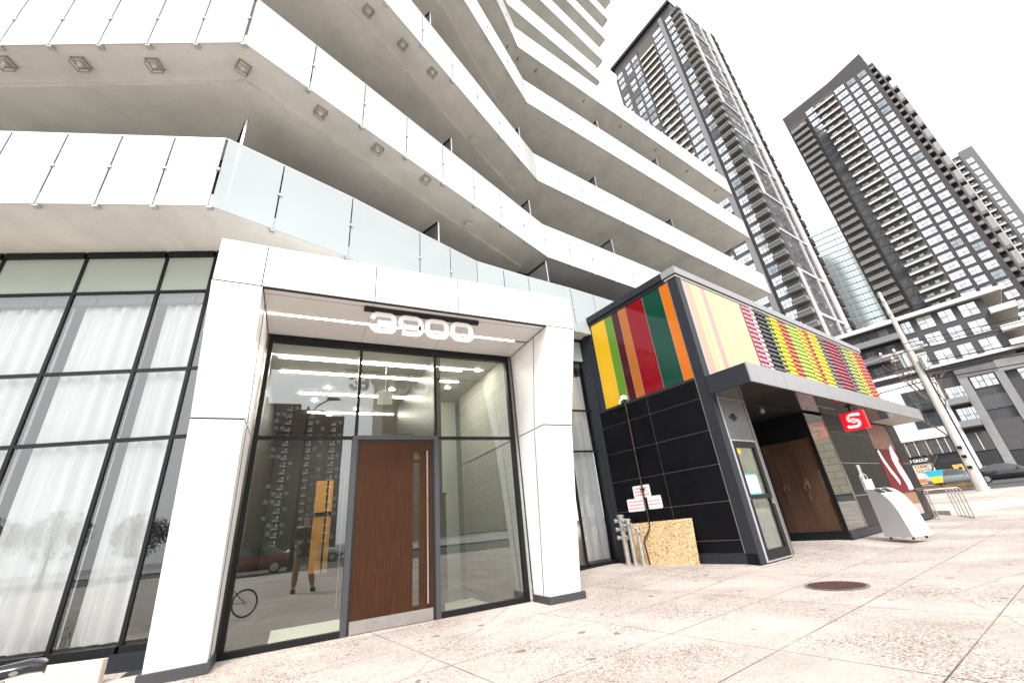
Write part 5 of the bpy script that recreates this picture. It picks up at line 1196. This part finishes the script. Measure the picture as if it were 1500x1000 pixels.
# ------------------------------------------------------------ across the street behind the camera: what the glass mirrors
RB = brick_mat('red_brown_brick', (.13,.075,.06), (.10,.06,.05), (.20,.17,.15), .6, .3, .02, .85, .5)
def opposite_block(x0, x1, y, h, steps, label, seed):
    b = empty('brick_apartment_block', (x1, y, 0), 270, label, 'building')
    W_ = x1-x0; g = MB(); r = random.Random(seed)
    for a, c, hh in steps: g.box((a*W_,0,0),(c*W_,22,hh),RB)
    g.build('wall', b)
    it = []; wmx = window_mesh(1.6,1.6,True,2,0); wlt = window_mesh(1.6,1.6,False,2,1,pane=WINM); bx = balcony_mesh(2.3,1.3,'light')
    for a, c, hh in steps:
        for f in range(1, int(hh/3)):
            x = a*W_+.8
            while x < c*W_-3.2:
                k_ = int(x/2.4) % 4
                it.append((bx if k_ == 1 else (wlt if r.random() < .5 else wmx), T((x,-.01,f*3-.6 if k_ == 1 else f*3+.3)))); x += 2.4
    merge([i for i in it if i[0] is bx], 'balcony', b); merge([i for i in it if i[0] is not bx], 'window', b)
    return b
opposite_block(-46, 15.5, -190, 60, [(0,.12,55),(.12,.30,57.5),(.30,.52,60),(.52,1,63)], 'dark brick apartment block across the street, mirrored in the left entrance pane', 1)
ob2 = empty('stone_block', (74,-112,0), 270, 'plain beige stone block across the street, mirrored in the right entrance pane', 'building')
LIMB = brick_mat('large_stone_blocks', (.50,.45,.35), (.42,.375,.29), (.24,.21,.17), 2.4, 1.1, .05, .8)
g = MB(); g.box((0,0,0),(54,20,64),LIMB); g.build('wall', ob2)
wob = window_mesh(2.2,1.9,True,2,0); 0 and merge([(wob, T((2.5+4.4*i,-.01,1.2+3.4*f))) for i in range(12) for f in range(18) if (i*5+f*3) % 4], 'window', ob2)
for x, p_, lb in ((-3.6,CP2,'silver car parked across the street, mirrored in the left entrance pane'),(1.4,CP2,'grey car parked behind the lamp post across the street, mirrored in the glass'),(-9.5,CP1,'black car parked far along the street, mirrored in the curtained glass')):
    make_car((x,-27,-.145), 0, p_, lb)
make_car((-2.2,-18.2,-.145), math.pi, CP3, 'dark red car on the near side of the street, mirrored in the left entrance pane')
lamp = empty('street_lamp', (.0,-14.2,0), None, 'dark street lamp with a bent arm, mirrored in the left entrance pane', 'street lamp')
g = MB(); g.tube([(0,0,0),(0,0,8.6)],[.11,.07],FRAME,10); g.tube([(0,0,0),(0,0,.5)],.17,FRAME,10); g.build('post', lamp)
g = MB(); g.tube([(0,0,7.9),(.5,0,8.7),(1.1,0,9.1)],.045,FRAME,8); g.build('arm', lamp)
g = MB(); g.poly([(.95,-.16,9.06),(1.75,-.13,9.10),(1.75,.13,9.10),(.95,.16,9.06),(1.0,-.10,9.24),(1.6,-.08,9.22),(1.6,.08,9.22),(1.0,.10,9.24)],[(0,3,2,1),(4,5,6,7),(0,1,5,4),(1,2,6,5),(2,3,7,6),(3,0,4,7)],FRAME); g.build('lamp_head', lamp, bevel=.02)
LEAF = mat('dark_leaf', (.05,.06,.035), .7, var=.3)
def leafy_tree(loc, h, seed, label):
    r = random.Random(seed); t = empty('street_tree', loc, None, label, 'tree')
    g = MB(); g.tube([(0,0,0),(.05,0,h*.3),(0,.1,h*.6)],[.16,.12,.06],mat('grey_bark',(.16,.12,.10),.9),8); g.build('trunk', t)
    g = MB()
    for _ in range(2600):
        while True:
            q = Vector((r.uniform(-1,1),r.uniform(-1,1),r.uniform(-1,1)))
            if .35 < q.length < 1 and math.sin(q.x*5+seed)+math.sin(q.y*6)+math.sin(q.z*5+1) > -.6: break
        c = Vector((q.x*h*.42,q.y*h*.42,h*.64+q.z*h*.36)); a = Vector((r.uniform(-1,1),r.uniform(-1,1),r.uniform(-1,1)))*.22; b_ = Vector((r.uniform(-1,1),r.uniform(-1,1),r.uniform(-1,1)))*.22
        g.poly([c, c+a, c+b_],[(0,1,2)],LEAF)
    g.build('crown', t, recalc=False)
for i, (x, y, h) in enumerate(((-40,-22,5.5),(-50,-16,6.5),(-34,-33,6.0),(-58,-26,7.5),(-28,-40,6.5))):
    leafy_tree((x,y,-.1), h, i+3, ('nearest','second','third','farthest','last')[i]+' dark street tree mirrored low in the curtained glass')

sbk = empty('stone_block', (86,2.5,1.1), 180, 'beige stone block beyond the right photo edge, mirrored in the shop display window', 'building')
g = MB(); g.box((0,0,0),(30,14,15),LIMB); g.box((-.3,-.3,15),(30.3,14,15.8),LIMB); g.build('wall', sbk)
g = MB(); g.box((3,-.05,0),(6,-.01,2.6),WINGD); g.build('doorway', sbk)
# the photographer's companion, whose legs show in the entrance glass
def person(loc, rz, label):
    p = empty('person', loc, None, label, 'person'); p.rotation_euler = (0,0,rz)
    SKIN = mat('skin', (.48,.28,.20), .5); COAT = mat('black_jacket', (.015,.015,.018), .7); TRS = mat('tan_trousers', (.33,.20,.10), .8); HAIR = mat('dark_hair', (.02,.014,.01), .6)
    def skin_body(name, verts, edges, rads, material, parent, root=0, sub=2):
        me = bpy.data.meshes.new(name); me.from_pydata(verts, edges, []); o = bpy.data.objects.new(name, me); COL.objects.link(o)
        sk = o.modifiers.new('skin', 'SKIN'); sk.use_smooth_shade = True
        for i, r_ in enumerate(rads): me.skin_vertices[0].data[i].radius = (r_, r_) if not isinstance(r_, tuple) else r_; me.skin_vertices[0].data[i].use_root = (i == root)
        ss = o.modifiers.new('sub', 'SUBSURF'); ss.levels = ss.render_levels = sub
        dg = bpy.context.evaluated_depsgraph_get(); m2 = bpy.data.meshes.new_from_object(o.evaluated_get(dg)); bpy.data.objects.remove(o)
        m2.materials.clear(); m2.materials.append(material)
        for f in m2.polygons: f.use_smooth = True
        n = bpy.data.objects.new(name, m2); COL.objects.link(n); n.parent = parent; return n
    V_ = [(0,0,.95),(0,0,1.12),(0,-.01,1.30),(0,-.01,1.44),(0,0,1.53),(0,.01,1.60),(0,.015,1.68),(0,.01,1.75),(.19,0,1.42),(.23,.06,1.16),(.14,.26,1.12),(.09,.34,1.14),(-.19,0,1.42),(-.23,.06,1.16),(-.14,.26,1.12),(-.09,.34,1.14),
          (.10,0,.90),(.185,.05,.50),(.27,.02,.09),(.30,.14,.04),(-.10,0,.90),(-.145,.0,.50),(-.165,-.06,.09),(-.18,.07,.04)]
    E_ = [(0,1),(1,2),(2,3),(3,4),(4,5),(5,6),(6,7),(3,8),(8,9),(9,10),(10,11),(3,12),(12,13),(13,14),(14,15),(0,16),(16,17),(17,18),(18,19),(0,20),(20,21),(21,22),(22,23)]
    R_ = [.13,.12,.14,.10,.055,.075,.09,.06,.062,.048,.034,.036,.062,.048,.034,.036,.088,.062,.042,.035,.088,.062,.042,.035]
    skin_body('body', V_, E_, R_, SKIN, p)
    skin_body('jacket', [V_[i] for i in (0,1,2,3,8,9,10,12,13,14)]+[(0,0,.84),(0,0,1.49)], [(10,0),(0,1),(1,2),(2,3),(3,11),(3,4),(4,5),(5,6),(3,7),(7,8),(8,9)], [.165,.155,.165,.12,.082,.062,.046,.082,.062,.046,.16,.075], COAT, p, 0)
    skin_body('trousers', [V_[i] for i in (0,16,17)]+[(.262,.02,.13)]+[V_[i] for i in (20,21)]+[(-.163,-.055,.13)], [(0,1),(1,2),(2,3),(0,4),(4,5),(5,6)], [.15,.108,.08,.066,.108,.08,.066], TRS, p, 0)
    g = MB()
    for x, y in ((.275,.02),(-.168,-.06)): g.prism([(-.05,-.07),(.05,-.07),(.055,.12),(.0,.19),(-.055,.12)], lambda u, v, t: (x+u, y+v, t), 0, .09, COAT)
    g.build('shoes', p, bevel=.02)
    skin_body('hair', [(0,-.02,1.66),(0,-.02,1.74),(0,.02,1.79)], [(0,1),(1,2)], [.085,.10,.07], HAIR, p)
    g = MB()
    for x in (.035,-.035): g.tube([(x,.093,1.69),(x,.104,1.69)],[.012,.006],BLACK,8)
    g.tube([(0,.10,1.68),(0,.125,1.645)],[.008,.014],SKIN,8); g.bar((-.025,.092,1.61),(.025,.092,1.61),.006,.006,mat('lips',(.35,.12,.10),.5)); g.build('face', p)
    for s_ in (1,-1):
        fv = []; fe = []; fr_ = []
        for q in range(5):
            i0 = len(fv); bx_ = s_*(.085-.0*q); zz = 1.165-.018*q
            fv += [(bx_, .355, zz), (bx_-s_*.012, .39, zz+.004), (bx_-s_*.04, .405 if q else .37, zz+.006)]; fe += [(i0,i0+1),(i0+1,i0+2)]; fr_ += [.010,.009,.008]
        for q in range(5): skin_body('finger', fv[q*3:q*3+3], [(0,1),(1,2)], fr_[:3], SKIN, p, 0, 1)
    g = MB(); g.box((-.075,.395,1.08),(.075,.404,1.17),BLACK); ph = g.build('phone', None, bevel=.004); ph.location = loc; ph.rotation_euler = (0,0,rz); tag(ph, 'black phone held up in both hands by the standing person', 'phone')
    return p
person((.28,-.62,0), 0, 'person in black jacket and tan trousers holding up a phone, mirrored in the entrance glass')
